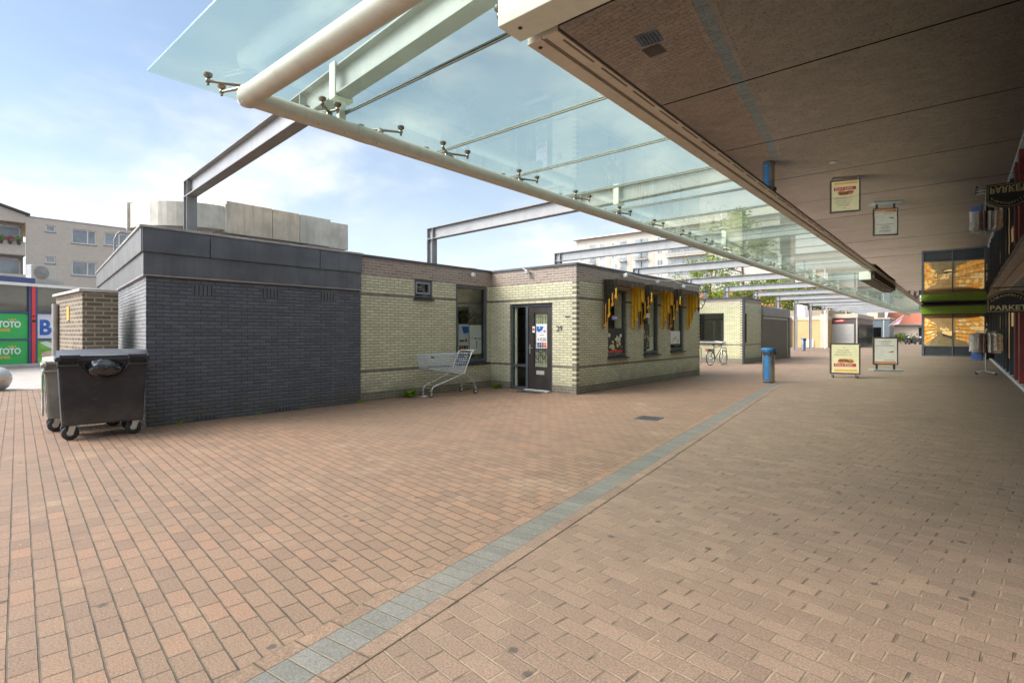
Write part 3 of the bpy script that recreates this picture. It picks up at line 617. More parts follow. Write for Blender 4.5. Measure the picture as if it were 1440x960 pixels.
def win_poster(t, P_):
    b = MB(); quadp(b,P_,.03,.97,.62,.9,.001,1); b.poly([P_(.3,.92,.002),P_(.97,.92,.002),P_(.97,.7,.002),P_(.5,.66,.002)],0); ell(b,P_,.75,.42,.1,.07,.002,4); quadp(b,P_,.1,.6,.38,.44,.002,5)
    for i in range(4): quadp(b,P_,.08+.22*i,.27+.22*i,.05,.24,.002,(3,4,5,3)[i])
    b.build('print', MP, t)
poster('poster', 'blue and white poster in the tall window behind the shopping cart', 'x', -10.03, 9.62, 10.0, .98, 1.72, 1, win_poster)
def sheet2(t, P_):
    b = MB()
    for i in range(9): quadp(b,P_,.1,.1+.5+.3*((i*37)%10)/10,.9-.09*i,.915-.09*i,.001,5 if i == 4 else 1)
    quadp(b,P_,.55,.62,.2,.45,.001,0); quadp(b,P_,.42,.62,.52,.56,.002,5); quadp(b,P_,.75,.95,.52,.55,.002,5); b.build('print', MP, t)
poster('notice_sheet', 'plain white notice sheet in the tall window beside the door corner', 'x', -10.02, 10.02, 10.48, .92, 1.70, 1, sheet2)
def small(t, P_): b = MB(); quadp(b,P_,.1,.9,.3,.7,.001,4); b.build('print', MP, t)
poster('sticker', 'small red and white sticker beside the door handle', 'y', 10.812, -8.50, -8.42, 1.5, 1.66, -1, small, cat='sticker')
def art(cols, seed, n=26):
    def f(t, P_):
        r = random.Random(seed); b = MB()
        for i in range(n): ell(b,P_,r.uniform(.1,.9),r.uniform(.08,.72),r.uniform(.04,.13),r.uniform(.04,.16),.001+.0003*i,r.randrange(len(cols)-1),10,r.uniform(0,3))
        quadp(b,P_,.03,.97,.0,.1,.012,len(cols)-1); b.build('print', cols, t)
    return f
M_fry = mat('pale_yellow_print', (.62,.56,.28), .5, var=.3, vs=30)
poster('window_decal', 'black and pale yellow food decal low in the first front window', 'x', -7.196, 12.34, 13.22, .96, 1.62, 1, art([M_darkprint,M_fry,M_fry,M_darkprint,M_paper,M_red], 5), M_darkprint, 'decal')
poster('window_decal', 'brown sepia figure decal in the middle front window', 'x', -7.196, 14.40, 14.86, 1.0, 1.75, 1, art([M_brownprint,M_greyprint,M_valance,M_darkprint,M_greyprint,M_darkprint], 9), M_darkprint, 'decal')
poster('window_decal', 'white and green food decal low in the third front window', 'x', -7.196, 16.27, 17.15, 1.08, 1.55, 1, art([M_fry,M_paper,M_orange,M_fry,M_paper,M_darkprint], 12, 14), M_paper, 'decal')
def openp(t, P_): b = MB(); quadp(b,P_,.1,.9,.35,.65,.001,1); b.build('print', MP, t)
poster('window_sign', 'small violet sign hanging in the first front window', 'x', -7.196, 12.62, 12.92, 1.84, 1.96, 1, openp, mat('violet_print', (.35,.25,.5), .5), 'sign')
poster('window_sign', 'small pale sign hanging in the middle front window', 'x', -7.196, 14.5, 14.9, 1.95, 2.08, 1, openp, M_whiteposter, 'sign')
# awnings: scalloped valance plus stepped side cascades
def awning(y0, y1, label):
    t = thing('window_awning', label, 'awning', (-7.1,(y0+y1)/2,2.9), 0, 'dark scalloped awnings over the front windows')
    p = .40; zt = 2.90; b = MB()
    b.poly([(-7.095,y0,zt),(-7.1+p,y0,zt-.04),(-7.1+p,y1,zt-.04),(-7.095,y1,zt)]); b.build('top', M_valance, t)
    b = MB(); n = 56; vs = []; sc = 8
    for i in range(n+1):
        s = i/n; y = y0+(y1-y0)*s; dz = .075*abs(math.sin(PI*sc*s)); x = -7.1+p+.006+.012*math.sin(s*40)
        vs += [(x,y,zt-.04),(x+.008,y,zt-.13-dz)]
    b.add(vs, [(2*i,2*i+2,2*i+3,2*i+1) for i in range(n)], 0, True); b.build('valance', M_valance, t)
    for y, side in ((y0,-1),(y1,1)):
        b = MB(); K = 14
        steps = [1.24,1.20,1.02,.96,.74,.68,.50,.46]
        # zig-zag pleats going out from the wall, each shorter than the last; outside dark, lining yellow with an orange edge, orange pleats painting in fold shade
        m = len(steps); w = p/m
        for i, L in enumerate(steps):
            x0 = -7.09+w*i; x1 = x0+w; o0 = .075*(i%2)*side; o1 = .075*((i+1)%2)*side; L2 = steps[min(i+1,m-1)]
            top = zt-.03; a = (x0,y+o0,top); c = (x1,y+o1,top); d_ = (x1,y+o1,top-(L+L2)/2-.04); e_ = (x0,y+o0,top-L)
            b.poly([a,c,d_,e_], 0); off = -.004*side
            b.poly([(q[0],q[1]+off,q[2]+.004) for q in (a,e_,d_,c)], 1 if i%2 == 0 else 2)
            b.poly([(e_[0],e_[1]-.003*side,e_[2]-.03),(d_[0],d_[1]-.003*side,d_[2]-.03),(d_[0],d_[1]+.006*side,d_[2]+.05),(e_[0],e_[1]+.006*side,e_[2]+.05)], 2)
            if side < 0 and i%2: b.poly([(x0+.2*w,y+.5*(o0+o1)-.012,top-L*.55),(x1,y+.5*(o0+o1)-.014,top-L*.5),(x1,y+.5*(o0+o1)-.014,top-L),(x0+.2*w,y+.5*(o0+o1)-.012,top-L-.03)], 2 if i%4 == 1 else 1)
        b.build('side_tail', [M_drape_dark, M_drape_yellow, M_drape_orange], t)
    return t
awning(12.02, 13.55, 'dark scalloped awning with yellow tails, the one nearest the shop corner')
awning(14.05, 15.48, 'dark scalloped awning with yellow tails over the middle front window')
awning(16.05, 17.48, 'dark scalloped awning with yellow tails beside the wall lantern')
def flood(x, y, z, ax, label):
    t = thing('floodlight', label, 'floodlight', (x,y,z), 0, 'small white floodlights on the shop parapet')
    e = Vector(ax); s = e.orthogonal()
    b = MB(); b.obox(Vector((x,y,z))+e*.10, (.09,.09,.10), e); b.build('lamp_head', M_white, t, bevel=.008)
    b = MB(); b.obox(Vector((x,y,z))+e*.03+Vector((0,0,.01)), (.06,.03,.03), e); b.build('bracket', M_white, t)
    b = MB(); b.obox(Vector((x,y,z))+e*.148, (.006,.07,.075), e); b.build('lens', M_chrome, t)
flood(-9.9, 9.95, 3.02, (1,0,0), 'white sensor over the tall window in the recess')  # a sensor, drawn with the floodlight shape
flood(-8.55, 10.75, 3.06, (0,-1,0), 'white sensor on the parapet above door 29')  # also a sensor in the floodlight shape
flood(-7.1, 13.02, 3.06, (1,0,0), 'white floodlight above the first dark awning')
flood(-7.1, 15.02, 3.04, (1,0,0), 'white floodlight above the middle dark awning')
flood(-7.1, 17.0, 3.03, (1,0,0), 'white floodlight above the last dark awning')
b = MB(); b.tube([(-6.98,13.02,3.12),(-6.97,14.0,3.06),(-6.97,14.95,3.07)], .012, 6); b.tube([(-6.98,15.1,3.08),(-6.95,16.1,3.13),(-6.96,17.0,3.08),(-6.97,18.2,3.1)], .012, 6); b.tube([(-8.7,10.66,3.17),(-8.55,10.66,3.09)], .01, 6)
tag(b.build('cable', M_white), 'white cable looped between the floodlights on the front parapet', 'cable')
t = thing('wall_lantern', 'old fashioned black wall lantern on the far front corner', 'lantern', (-7.1,18.55,2.5))
b = MB(); b.tube([(-7.1,18.55,2.35),(-6.99,18.55,2.36),(-6.9,18.55,2.5),(-6.86,18.55,2.66)], .016, 8); b.tube([(-7.1,18.55,2.6),(-7.0,18.55,2.52),(-6.95,18.55,2.44)], .011, 6); b.box(-7.1,-7.075,18.5,18.6,2.25,2.7); b.build('bracket', M_dkframe, t)
b = MB(); b.lathe((-6.86,18.55,2.66), [(.05,0),(.10,.26)], 6, 0, smooth=False); b.build('lantern_glass', mat('frosted_lantern_glass', (.55,.58,.5), .25, var=.1), t)
b = MB(); b.lathe((-6.86,18.55,2.925), [(.13,0),(.13,.015),(.05,.09),(.02,.1),(.02,.15)], 6, 0, smooth=False); b.build('lantern_cap', M_dkframe, t)
# ------------------------------------------------------------------ shopping cart
ct = thing('shopping_cart', 'empty wire shopping cart parked against the green brick wall', 'shopping cart', (-9.45,8.75,0), math.radians(-6))
# local: x across, y lengthwise (front at -y, handle at +y)
b = MB()
F = lambda x, y, z: (x, y, z)
def lerp(a, b_, t_): return tuple(a[i]+(b_[i]-a[i])*t_ for i in range(3))
fl, fr_, rl, rr_ = .19, -.19, .27, -.27
fb, ft = (-.72,.66), (-.80,.98); rb, rt = (.26,.50), (.42,1.0)   # (y,z)
corners = lambda s, wF, wR: ((s*wF,*fb),(s*wF,*ft),(s*wR,*rt),(s*wR,*rb))
for s in (-1,1):
    A,B_,C_,D_ = corners(s,.19,.27)
    for i in range(9): q = i/8; b.tube([lerp(A,B_,q), lerp(D_,C_,q)], .0045 if 0 < i < 8 else .008, 5)
    for i in range(19): q = i/18; b.tube([lerp(A,D_,q), lerp(B_,C_,q)], .004, 4)
A0,B0,C0,D0 = corners(-1,.19,.27); A1,B1,C1,D1 = corners(1,.19,.27)
for i in range(10):
    q = i/9; b.tube([lerp(A0,A1,q), lerp(B0,B1,q)], .004, 4); b.tube([lerp(D0,D1,q), lerp(C0,C1,q)], .004, 4); b.tube([lerp(A0,A1,q), lerp(D0,D1,q)], .004, 4)
for i in range(7): q = i/6; b.tube([lerp(A0,B0,q), lerp(A1,B1,q)], .004, 4); b.tube([lerp(D0,C0,q), lerp(D1,C1,q)], .004, 4)
for i in range(15): q = i/14; b.tube([lerp(A0,D0,q), lerp(A1,D1,q)], .004, 4)
b.build('basket', M_wire, ct, local=True)
b = MB()
for s in (-1,1):
    b.tube([(s*.17,-.62,.17),(s*.18,-.58,.24),(s*.26,.22,.50),(s*.27,.26,.52),(s*.265,.50,1.02),(s*.255,.58,1.06)], .013, 8)
    b.tube([(s*.27,.26,.52),(s*.27,.34,.49),(s*.28,.58,.24),(s*.28,.60,.16)], .013, 8)
b.tube([(-.17,-.6,.2),(.17,-.6,.2)], .010, 6); b.tube([(-.28,.6,.2),(.28,.6,.2)], .010, 6); b.tube([(-.26,.22,.49),(.26,.22,.49)], .010, 6); b.build('frame', M_chrome, ct, local=True)
b = MB(); b.tube([(-.26,.58,1.06),(.26,.58,1.06)], .017, 10); b.build('handle', mat('pale_handle_sleeve', (.6,.55,.45), .5), ct, local=True)
b = MB(); b.box(-.11,.11,.38,.40,.78,.96); b.build('child_seat', M_lid, ct, local=True, bevel=.004)
b = MB(); b.box(.195,.205,-.66,-.56,.91,.945); b.build('lock_tag', M_dkframe, ct, local=True)
for x, y in ((-.17,-.64),(.17,-.64),(-.28,.6),(.28,.6)):
    b = MB(); b.lathe((x-.016,y,.0625), [(.05,0),(.062,.006),(.062,.026),(.05,.032)], 18, 0, (1,0,0)); w = b.build('wheel', M_rubber, ct, local=True)
    b = MB(); b.lathe((x-.019,y,.0625), [(.04,0),(.04,.038)], 14, 0, (1,0,0)); b.build('rim', M_kioskshutter, w, local=True)
    b = MB()
    for s in (-1,1): b.prism([(x+s*.024,y-.015,.05),(x+s*.024,y+.015,.05),(x+s*.024,y+.02,.16),(x+s*.024,y-.02,.16)], (s*.004,0,0))
    b.box(x-.028,x+.028,y-.02,y+.02,.158,.172); b.build('fork', M_chrome, ct, local=True)
# weeds and paper
def weed(x, y, h, seed, label, n=26):
    r = random.Random(seed); b = MB()
    for i in range(n):
        a = r.uniform(0,2*PI); d = Vector((math.cos(a),math.sin(a),r.uniform(.4,1.6))).normalized(); L = h*r.uniform(.5,1.15); base = Vector((x+r.uniform(-.03,.03),y+r.uniform(-.05,.05),0))
        e = base+d*L; mdl = base+d*L*.55+Vector((0,0,.02)); sd = d.cross(Vector((0,0,1))).normalized()*L*.16
        b.poly([base,mdl-sd,e+Vector((0,0,-.03)),mdl+sd])
    tag(b.build('weed', M_weed), label, 'weed', 'weeds along the shop wall')
weed(-9.78, 7.82, .26, 1, 'leafy weed at the wall foot left of the shopping cart', 40)
weed(-9.55, 10.55, .24, 2, 'leafy weed in the recess corner beside the side light', 36)
weed(-9.80, 9.75, .12, 3, 'tiny weed at the wall foot right of the shopping cart', 16)
weed(-9.78, 6.5, .10, 4, 'tiny weed where black and green walls meet', 16)
weed(-9.76, 5.2, .08, 6, 'tiny weed at the foot of the black wall', 12)
weed(-9.78, 4.35, 0.07, 21, 'tiny weed at the black wall foot below the second upper air vent', 12)
weed(-9.78, 3.05, 0.06, 22, 'tiny weed at the black wall foot nearest the waste container', 12)
weed(-7.02, 12.6, 0.07, 23, 'tiny weed at the plinth foot under the first front window', 12)
weed(-7.02, 15.9, 0.06, 24, 'tiny weed at the plinth foot between the middle and third front windows', 12)
weed(-7.03, 18.4, 0.08, 25, 'tiny weed at the plinth foot at the far front corner', 12)
weed(-9.82, 8.9, 0.06, 26, 'tiny weed at the wall foot behind the shopping cart', 12)
tag(MB().poly([(-9.66,8.02,.006),(-9.55,8.0,.012),(-9.53,8.14,.006),(-9.64,8.16,.016)]).build('paper_scrap', M_paper), 'scrap of white paper by the cart front wheel', 'litter')
t = thing('drain_cover', 'dark square drain cover set in the red paving', 'drain cover', (-4.17,8.6,0), math.radians(7))
b = MB(); frame_rect(b, 'y', 0, 0,1,0,1,.1,.1) if False else None
b.box(-.2,.2,-.2,-.17,.001,.010); b.box(-.2,.2,.17,.2,.001,.010); b.box(-.2,-.17,-.17,.17,.001,.010); b.box(.17,.2,-.17,.17,.001,.010); b.build('rim', M_capdark, t, local=True)
b = MB(); b.box(-.168,.168,-.168,.168,.001,.006); b.build('lid', M_slot, t, local=True)
b = MB(); [b.box(-.15+.06*i,-.125+.06*i,-.16,.16,.006,.011) for i in range(6)]; b.build('grating', M_capdark, t, local=True)
# ------------------------------------------------------------------ glass canopy on its tube
TX, TZ, GZ, PITCH = -4.75, 3.56, 3.72, 1.3875
GY0 = 1.40; S0 = 2.98
cn = thing('glass_canopy', 'long canopy of greenish glass panes carried on a cream steel tube', 'canopy', (TX,2.0,3.4))
YEND = S0+PITCH*55
b = MB(); b.tube([(-1.2,2.0,TZ),(TX+.0,2.0,TZ),(TX,2.12,TZ),(TX,S0,TZ)], .085, 20) if False else None
b = MB(); b.tube([(-1.6,2.02,TZ),(TX,2.02,TZ)], .088, 24); b.build('end_tube', M_tube, cn)
b = MB(); b.tube([(TX,1.96,TZ),(TX,YEND,TZ)], .080, 24); b.lathe((TX,2.02,TZ), [(.0,-.089),(.06,-.08),(.0885,-.02),(.0885,.02),(.06,.08),(0,.089)], 20); b.build('support_tube', M_tube, cn)
y = S0+.2
while y < YEND: MB().lathe((TX,y,TZ), [(.083,-.09),(.083,.09)], 20, 0, (0,1,0)).build('tube_sleeve', M_tube, cn); y += 5.55
seams = [GY0]+[S0+PITCH*i for i in range(56)]
for i in range(55):
    g = .010; MB().box(-5.28,-1.98,seams[i]+g,seams[i+1]-g,GZ,GZ+.017).build('glass_pane', M_canopyglass, cn)
b = MB(); [b.box(-5.28,-1.98,s-.0095,s+.0095,GZ+.001,GZ+.016) for s in seams[1:-1]]; b.build('joint_seal', mat('grey_silicone_seal', (.10,.105,.095), .5), cn)
b = MB()
for s in seams[1:7]: b.tube([(-5.2,s,GZ-.012),(-1.9,s,GZ-.012)], .009, 8)
b.build('joint_profile', mat('grey_joint_profile', (.20,.20,.175), .4, .5), cn)
def clamp_mb(cx, cy, arms, zt=TZ+.075):
    b = MB(); b.lathe((cx,cy,zt-.01), [(.035,0),(.035,.03),(.022,.045),(.022,.06)], 12)
    pads = []
    for dx, dy in arms:
        e = Vector((cx+dx,cy+dy,GZ-.065)); b.tube([(cx,cy,zt+.035),(cx+dx*.45,cy+dy*.45,zt+.03),tuple(e)], [.018,.014,.012], 8)
        b.lathe(tuple(e-Vector((0,0,.035))), [(.012,0),(.012,.022),(.019,.024),(.019,.05),(.012,.055),(.012,.080),(.033,.085),(.034,.098)], 10); pads.append(e)
    return b, pads
arm4 = [(sx*.15,sy*.20) for sx in (-1,1) for sy in (-1,1)]
b, pd = clamp_mb(TX-.0, 2.02, [(-.30,-.10),(-.17,-.26)], TZ+.06); c0 = b.build('spider_clamp', M_inox, cn)
for q in pd: MB().lathe((q.x,q.y,GZ-.024), [(.012,-.02),(.035,.0),(.037,.022)], 14).build('glass_pad', M_inox, c0)
for i in range(1, 56):
    y = seams[i]
    for k2, (yy, ar) in enumerate([(y-.18,[(-.15,-.16),(.15,-.16),(.15,.0)]), (y+.42,[(-.15,-.14),(.15,.16)])] if i == 1 else [(y,arm4)]):
        b, pd = clamp_mb(TX, yy, ar); c0 = b.build('spider_clamp', M_inox, cn)
        if i < 9:
            for q in pd: MB().lathe((q.x,q.y,GZ-.024), [(.012,-.02),(.035,.0),(.037,.022)], 14).build('glass_pad', M_inox, c0)
b, pd = clamp_mb(-2.2, 2.75, [(-.2,-.06),(-.05,-.22)], TZ+.05); c0 = b.build('spider_clamp', M_inox, cn)
for q in pd: MB().lathe((q.x,q.y,GZ-.024), [(.012,-.02),(.035,.0),(.037,.022)], 14).build('glass_pad', M_inox, c0)
for y in (S0-.30,S0-.02,S0+.36):
    nn = Vector((.55,-.35,-.76)).normalized(); b = MB(); b.lathe(tuple(Vector((TX,y,TZ))+nn*.079), [(.013,0),(.012,.004)], 10, 0, tuple(nn)); b.build('bolt', M_slot, cn)
# ------------------------------------------------------------------ steel portal frames (post + beam) carrying the tube
slopes = [-.082,-.060,-.035,-.02,-.012]+[0]*12
ordn = ['first','second','third','fourth','fifth','sixth','seventh','eighth','ninth','tenth','eleventh','twelfth','thirteenth','fourteenth']
basez = [3.10,3.08,3.08,0,0,3.0,0,0,0,0,3.3,3.3,3.3,0]
where = ['its post rising from the black block roof','its post rising beside the small high window','its post on the corner shop roof','behind the corner shop','before the second brick building','over the second brick building','beyond the dark brick block','its post standing free in the plaza','its post beside the second litter bin','its post before the ochre wall','over the ochre wall building','over the kiosk','near the end of the kiosk','farthest of the row']
for i in range(14):
    Y = 3.40+5.55*i; sl = slopes[i]; px = -10.3; x1 = -.6
    d = Vector((1,sl,0)).normalized()
    t = thing('portal_frame', f'{ordn[i]} grey steel frame from the camera, {where[i]}', 'steel frame', (px,Y,basez[i]), 0, 'grey steel portal frames over the square')
    p0 = Vector((px-.12,Y-.12*sl,0)); L = x1-px; zb, zt = 3.87, 4.16; w = .16
    # channel beam: two flanges and a web, open towards the camera
    b = MB(); c = p0+d*(L/2)
    b.obox((c.x,c.y,zt-.009), (L,w,.018), d); b.obox((c.x,c.y,zb+.009), (L,w,.018), d); b.obox((c.x,c.y,(zb+zt)/2), (L,.016,zt-zb-.036), d, m=1)
    for q in (.02,.235,L*.5): e = p0+d*q; n_ = Vector((-d.y,d.x,0)); b.obox((e.x,e.y,(zb+zt)/2), (.014,w-.004,zt-zb-.037), d)
    b.build('beam', [M_steel, M_web], t)
    b = MB(); q = p0+d*.12; n_ = Vector((-d.y,d.x,0)); z0 = basez[i]
    for s in (-1,1): b.obox((q.x+d.x*s*.10,q.y+d.y*s*.10,(z0+zb)/2), (.016,w,zb-z0-.002), d)
    b.obox((q.x,q.y,(z0+zb)/2), (.184,.014,zb-z0-.002), d); b.build('post', M_steel, t)
    if z0 == 0: b = MB(); b.obox((q.x,q.y,.015), (.34,.30,.03), d); b.build('base_plate', M_steel, t)
    # hanger wrapped round the beam, flat bar down to the tube
    k = (TX-.02-p0.x)/d.x; h = p0+d*k; b = MB()
    for s in (-1,1): e = h+n_*s*(w/2+.012); b.obox((e.x,e.y,(zb+zt)/2-.005), (.11,.018,zt-zb+.07), d)
    b.obox((h.x,h.y,zb-.026), (.11,w+.038,.018), d); b.obox((h.x,h.y,zt+.012), (.11,w+.0,.018), d); b.obox((h.x,h.y,(zb-.035+TZ)/2), (.055,.075,zb-.035-TZ), d)
    b.build('hanger', M_hang, t, bevel=.003)
# ------------------------------------------------------------------ flat arcade roof with mirror-like soffit
SX, SZ = -2.09, 3.33
ar = thing('arcade_roof', 'flat arcade roof with dark reflective metal soffit along the shops', 'roof', (SX,2.5,3.3))
sy = [2.58]+[4.03+1.44*i for i in range(48)]
for i in range(48):
    q = MB().box(-1.84,1.6,sy[i]+.008,sy[i+1]-.008,SZ,SZ+.012); rr = random.Random(50+i); dz = [rr.uniform(-.0025,.0025) for _ in range(4)]   # panels never hang quite true
    for j in range(8): q.v[j].z += dz[j%4]
    q.build('soffit_panel', M_soffit, ar)
b = MB(); b.box(-2.0,14,2.62,sy[-1],SZ+.05,3.62); b.box(1.6,14,-10,2.6,SZ+.05,3.62); b.build('roof_deck', mat('dark_roof_void', (.02,.02,.02), .9), ar)
for i in range(8):
    y0 = 2.60+8.64*i if i else 2.62; y1 = 2.60+8.64*(i+1)-.012
    b = MB(); b.box(-2.10,-1.99,y0,y1,SZ-.01,SZ+.20); b.box(-1.988,-1.865,y0,y1,SZ-.004,SZ+.04)
    tr = b.build('edge_trim', M_trim, ar, bevel=.004)
    b = MB(); b.box(-1.985,-1.965,y0+.02,y1,SZ-.0055,SZ-.003); y = y0+.1
    while y < y1-.4 and i < 4: b.box(-1.90,-1.885,y,y+.36,SZ-.0065,SZ-.003); y += .46
    b.build('trim_slot', mat('trim_shadow_gap', (.16,.13,.095), .7), tr)
    b = MB(); [b.lathe((-2.05,q,SZ-.0105), [(.014,-.004),(.014,.0)], 10) for q in (y0+.07,y1-.07)]; b.build('screw', M_slot, tr)
b = MB(); b.box(-1.862,-1.842,2.62,70,SZ+.002,SZ+.03); b.build('shadow_gap', M_slot, ar)
b = MB(); b.box(-2.12,1.6,2.36,2.575,SZ,SZ+.26); eb = b.build('end_beam', M_hang, ar, bevel=.006)
b = MB(); b.lathe((-2.02,2.45,SZ-.001), [(.014,-.004),(.014,.0)], 10); b.build('screw', M_slot, eb)
# things on the soffit
t = thing('ceiling_vent', 'small square louvred vent set in the reflective soffit', 'vent', (-1.5,3.22,SZ))
M_vent = mat('dull_vent_metal', (.10,.092,.086), .5, .6)
b = MB(); [b.box(-1.575,-1.465,3.165+.022*i,3.174+.022*i,SZ-.0042,SZ-.0034) for i in range(5)]; b.build('louvre', M_slot, t); MB().box(-1.58,-1.46,3.155,3.275,SZ-.0033,SZ-.0026).build('plate', M_vent, t)
t = thing('dome_camera', 'tiny round white dome camera in the reflective soffit', 'security camera', (-1.05,6.56,SZ))  # small unlit dome camera under the soffit
b = MB(); b.lathe((-1.05,6.56,SZ-.012), [(.0,0),(.03,.002),(.04,.011)], 14); b.build('ring', M_white, t)
t = thing('awning_cassette', 'cream box with brown underside fixed under the roof edge trim', 'awning box', (-2.2,22,3.1))
b = MB(); b.box(-2.36,-2.05,18.9,25.4,3.08,3.318); b.build('casing', M_hang, t, bevel=.01); b = MB(); b.box(-2.33,-2.08,19.0,25.3,3.06,3.079); b.build('underside', M_darkwood, t); b = MB(); b.box(-2.03,-1.96,18.92,25.35,3.12,3.3); b.build('arm_cover', M_darkwood, t)
# ------------------------------------------------------------------ litter bins
def litter_bin(label, loc, rz):
    t = thing('litter_bin', label, 'litter bin', loc, rz, 'blue and steel litter bins')
    b = MB(); b.lathe((0,0,.03), [(.165,0),(.17,.02),(.17,.90),(.165,.92)], 28); b.build('body', M_binsteel, t, local=True)
    b = MB(); n = 8; vs = []
    for i in range(n+1):
        a = math.radians(-90+(-26+52*i/n)); vs += [(.177*math.cos(a),.177*math.sin(a),.05),(.177*math.cos(a),.177*math.sin(a),.97)]
    b.add(vs, [(2*i,2*i+2,2*i+3,2*i+1) for i in range(n)], 0, True); b.build('front_strip', M_blue, t, local=True)
    b = MB(); prof = []
    for i in range(25):
        a = 2*PI*i/24; r = .222 if abs(math.sin(a)) < .9 else .215
        prof.append((r*math.cos(a), r*math.sin(a)))
    vs = [(x,y,1.02+.0) for x,y in prof[:-1]]+[(x*.80,y*.80,.93) for x,y in prof[:-1]]+[(x*.8,y*.8,1.045) for x,y in prof[:-1]]
    fs = [(i,(i+1)%24,24+(i+1)%24,24+i) for i in range(24)]+[(i,48+i,48+(i+1)%24,(i+1)%24) for i in range(24)]+[tuple(range(48,72))]
    b.add(vs, fs, 0, True); b.build('top', M_blue, t, local=True)
    b = MB(); b.box(-.11,.11,-.19,-.14,.84,.925); b.box(.12,.192,-.06,.10,.84,.93); b.build('mouth', M_slot, t, local=True)
    b = MB(); b.lathe((0,0,0), [(.14,0),(.14,.032)], 20); b.build('foot', M_dkframe, t, local=True)
    b = MB(); b.lathe((0,-.178,.14), [(.02,0),(.016,.012)], 10, 0, (0,-1,0)); b.build('lock', M_chrome, t, local=True)
    return t
lb = litter_bin('blue and steel litter bin at the end of the grey paving strip', (-4.42,17.1,0), math.radians(-4))
copy_tree(lb, 'blue and steel litter bin between the far steel posts', (-9.95,48.9,0), math.radians(30))
# ------------------------------------------------------------------ pavement signs
t = thing('pavement_sign', 'pale yellow wheeled pavement sign with bread picture and red banner', 'pavement sign', (-2.95,20.5,0), math.radians(15))
def sframe(t, w, h, z0, thick, lean=0):
    b = MB(); frame_rect(b, 'y', 0, -w/2, w/2, z0, z0+h, .045, thick); b.build('frame', M_signframe, t, local=True, bevel=.006)
sframe(t, .86, 1.02, .13, .16)
MB().box(-.385,.385,-.075,.075,.17,1.11).build('panel', M_yellowposter, t, local=True)
SP = lambda s, q, e=0: (-.385+.77*s, -.076-e, .17+.94*q)
b = MB(); ell(b,SP,.42,.42,.2,.075,.001,0,14,.15); ell(b,SP,.62,.42,.2,.06,.002,1,14,-.1); ell(b,SP,.35,.44,.1,.05,.003,1); ell(b,SP,.7,.45,.08,.04,.004,0); quadp(b,SP,.08,.9,.22,.33,.002,2)
for q, a0, a1 in ((.78,.22,.72),(.70,.16,.78),(.615,.1,.86)): b.text('Ambachtelijk brood'[:int(26*(a1-a0))], .062, SP(a0,q,.002), (1,0,0), (0,0,1), .001, 4)
quadp(b,SP,.42,.52,.88,.90,.001,4)
b.text('Extra Klein', .105, SP(.13,.245,.004), (1,0,0), (0,0,1), .001, 3, sx=1.05); quadp(b,SP,.1,.94,.05,.12,.001,5); b.build('print', [M_orange,M_brownprint,M_red,M_paper,M_greyprint,M_amber], t, local=True)
for x, y in ((-.34,-.13),(.34,-.13),(-.34,.13),(.34,.13)):
    b = MB(); b.lathe((x-.02,y,.055), [(.03,0),(.055,.008),(.055,.032),(.03,.04)], 14, 0, (1,0,0)); b.build('wheel', M_rubber, t, local=True); b = MB(); b.box(x-.028,x+.028,y-.02,y+.02,.05,.135); b.build('wheel_bracket', M_chrome, t, local=True)
t = thing('pavement_sign', 'off white pavement sign with orange footer on a flat grey base', 'pavement sign', (-2.28,25.3,0), math.radians(26))
sframe(t, .86, 1.08, .24, .07)
MB().box(-.39,.39,-.025,.025,.28,1.28).build('panel', M_whiteposter, t, local=True)
SP = lambda s, q, e=0: (-.39+.78*s, -.026-e, .28+q)
b = MB(); quadp(b,SP,.03,.97,.02,.085,.001,0); b.text('Lunchroom', .085, SP(.22,.85,.001), (1,0,0), (0,0,1), .001, 1); quadp(b,SP,.28,.66,.765,.785,.001,2); quadp(b,SP,.08,.88,.69,.71,.001,2)
for i in range(6): quadp(b,SP,.08,.36+.05*(i%3),.6-.075*i,.607-.075*i,.001,2)
b.poly([SP(.58,.44,.001),SP(.84,.45,.001),SP(.84,.51,.001),SP(.7,.475,.001)],3); quadp(b,SP,.4,.9,.13,.145,.001,2); b.build('print', [M_orange,M_darkprint,M_greyprint,M_brownprint], t, local=True)
b = MB(); b.prism([(-.50,-.30,.0),(.50,-.30,.0),(.50,.30,0),(-.50,.30,0)], (0,0,.06)); b.build('base', mat('grey_plastic_base', (.22,.23,.21), .6), t, local=True, bevel=.02)
for x in (-.3,.3): b = MB(); b.box(x-.03,x+.03,-.03,.03,.06,.245); b.build('leg', M_dkframe, t, local=True)
# ------------------------------------------------------------------ second brick building + bicycle
b2 = thing('brick_shop', 'second low building of green glazed brick with dark drainpipe at its corner', 'building', (-8.1,26.4,0))
b = wall_holes(MB(), 'y', 26.4, -15, -7.95, 0, 3.14, [(-10.2,-8.85,1.05,2.46)], .12, 1); b.build('wall', M_b2_south, b2)
b = wall_holes(MB(), 'x', -7.95, 26.4, 29.4, 0, 3.14, [(26.55,27.0,1.0,2.42)], .12, -1); b.build('wall', M_b2_east, b2)
b = MB(); b.box(-15,-7.92,26.37,29.4,3.14,3.2); b.build('coping', M_capdark, b2)
fr = frame_rect(MB(), 'y', 26.47, -10.2, -8.85, 1.06, 2.46, .06, .06).build('window_frame', M_dkframe, b2); pane_at(MB(), 'y', 26.48, -10.14, -8.91, 1.12, 2.40).build('pane', M_skyglass, fr)
fr = frame_rect(MB(), 'x', -8.02, 26.55, 27.0, 1.0, 2.42, .06, .06).build('window_frame', M_dkframe, b2); pane_at(MB(), 'x', -8.03, 26.61, 26.94, 1.06, 2.36).build('pane', M_skyglass, fr)
MB().box(-10.25,-8.8,26.28,26.45,1.0,1.045).build('sill', M_concrete, b2)
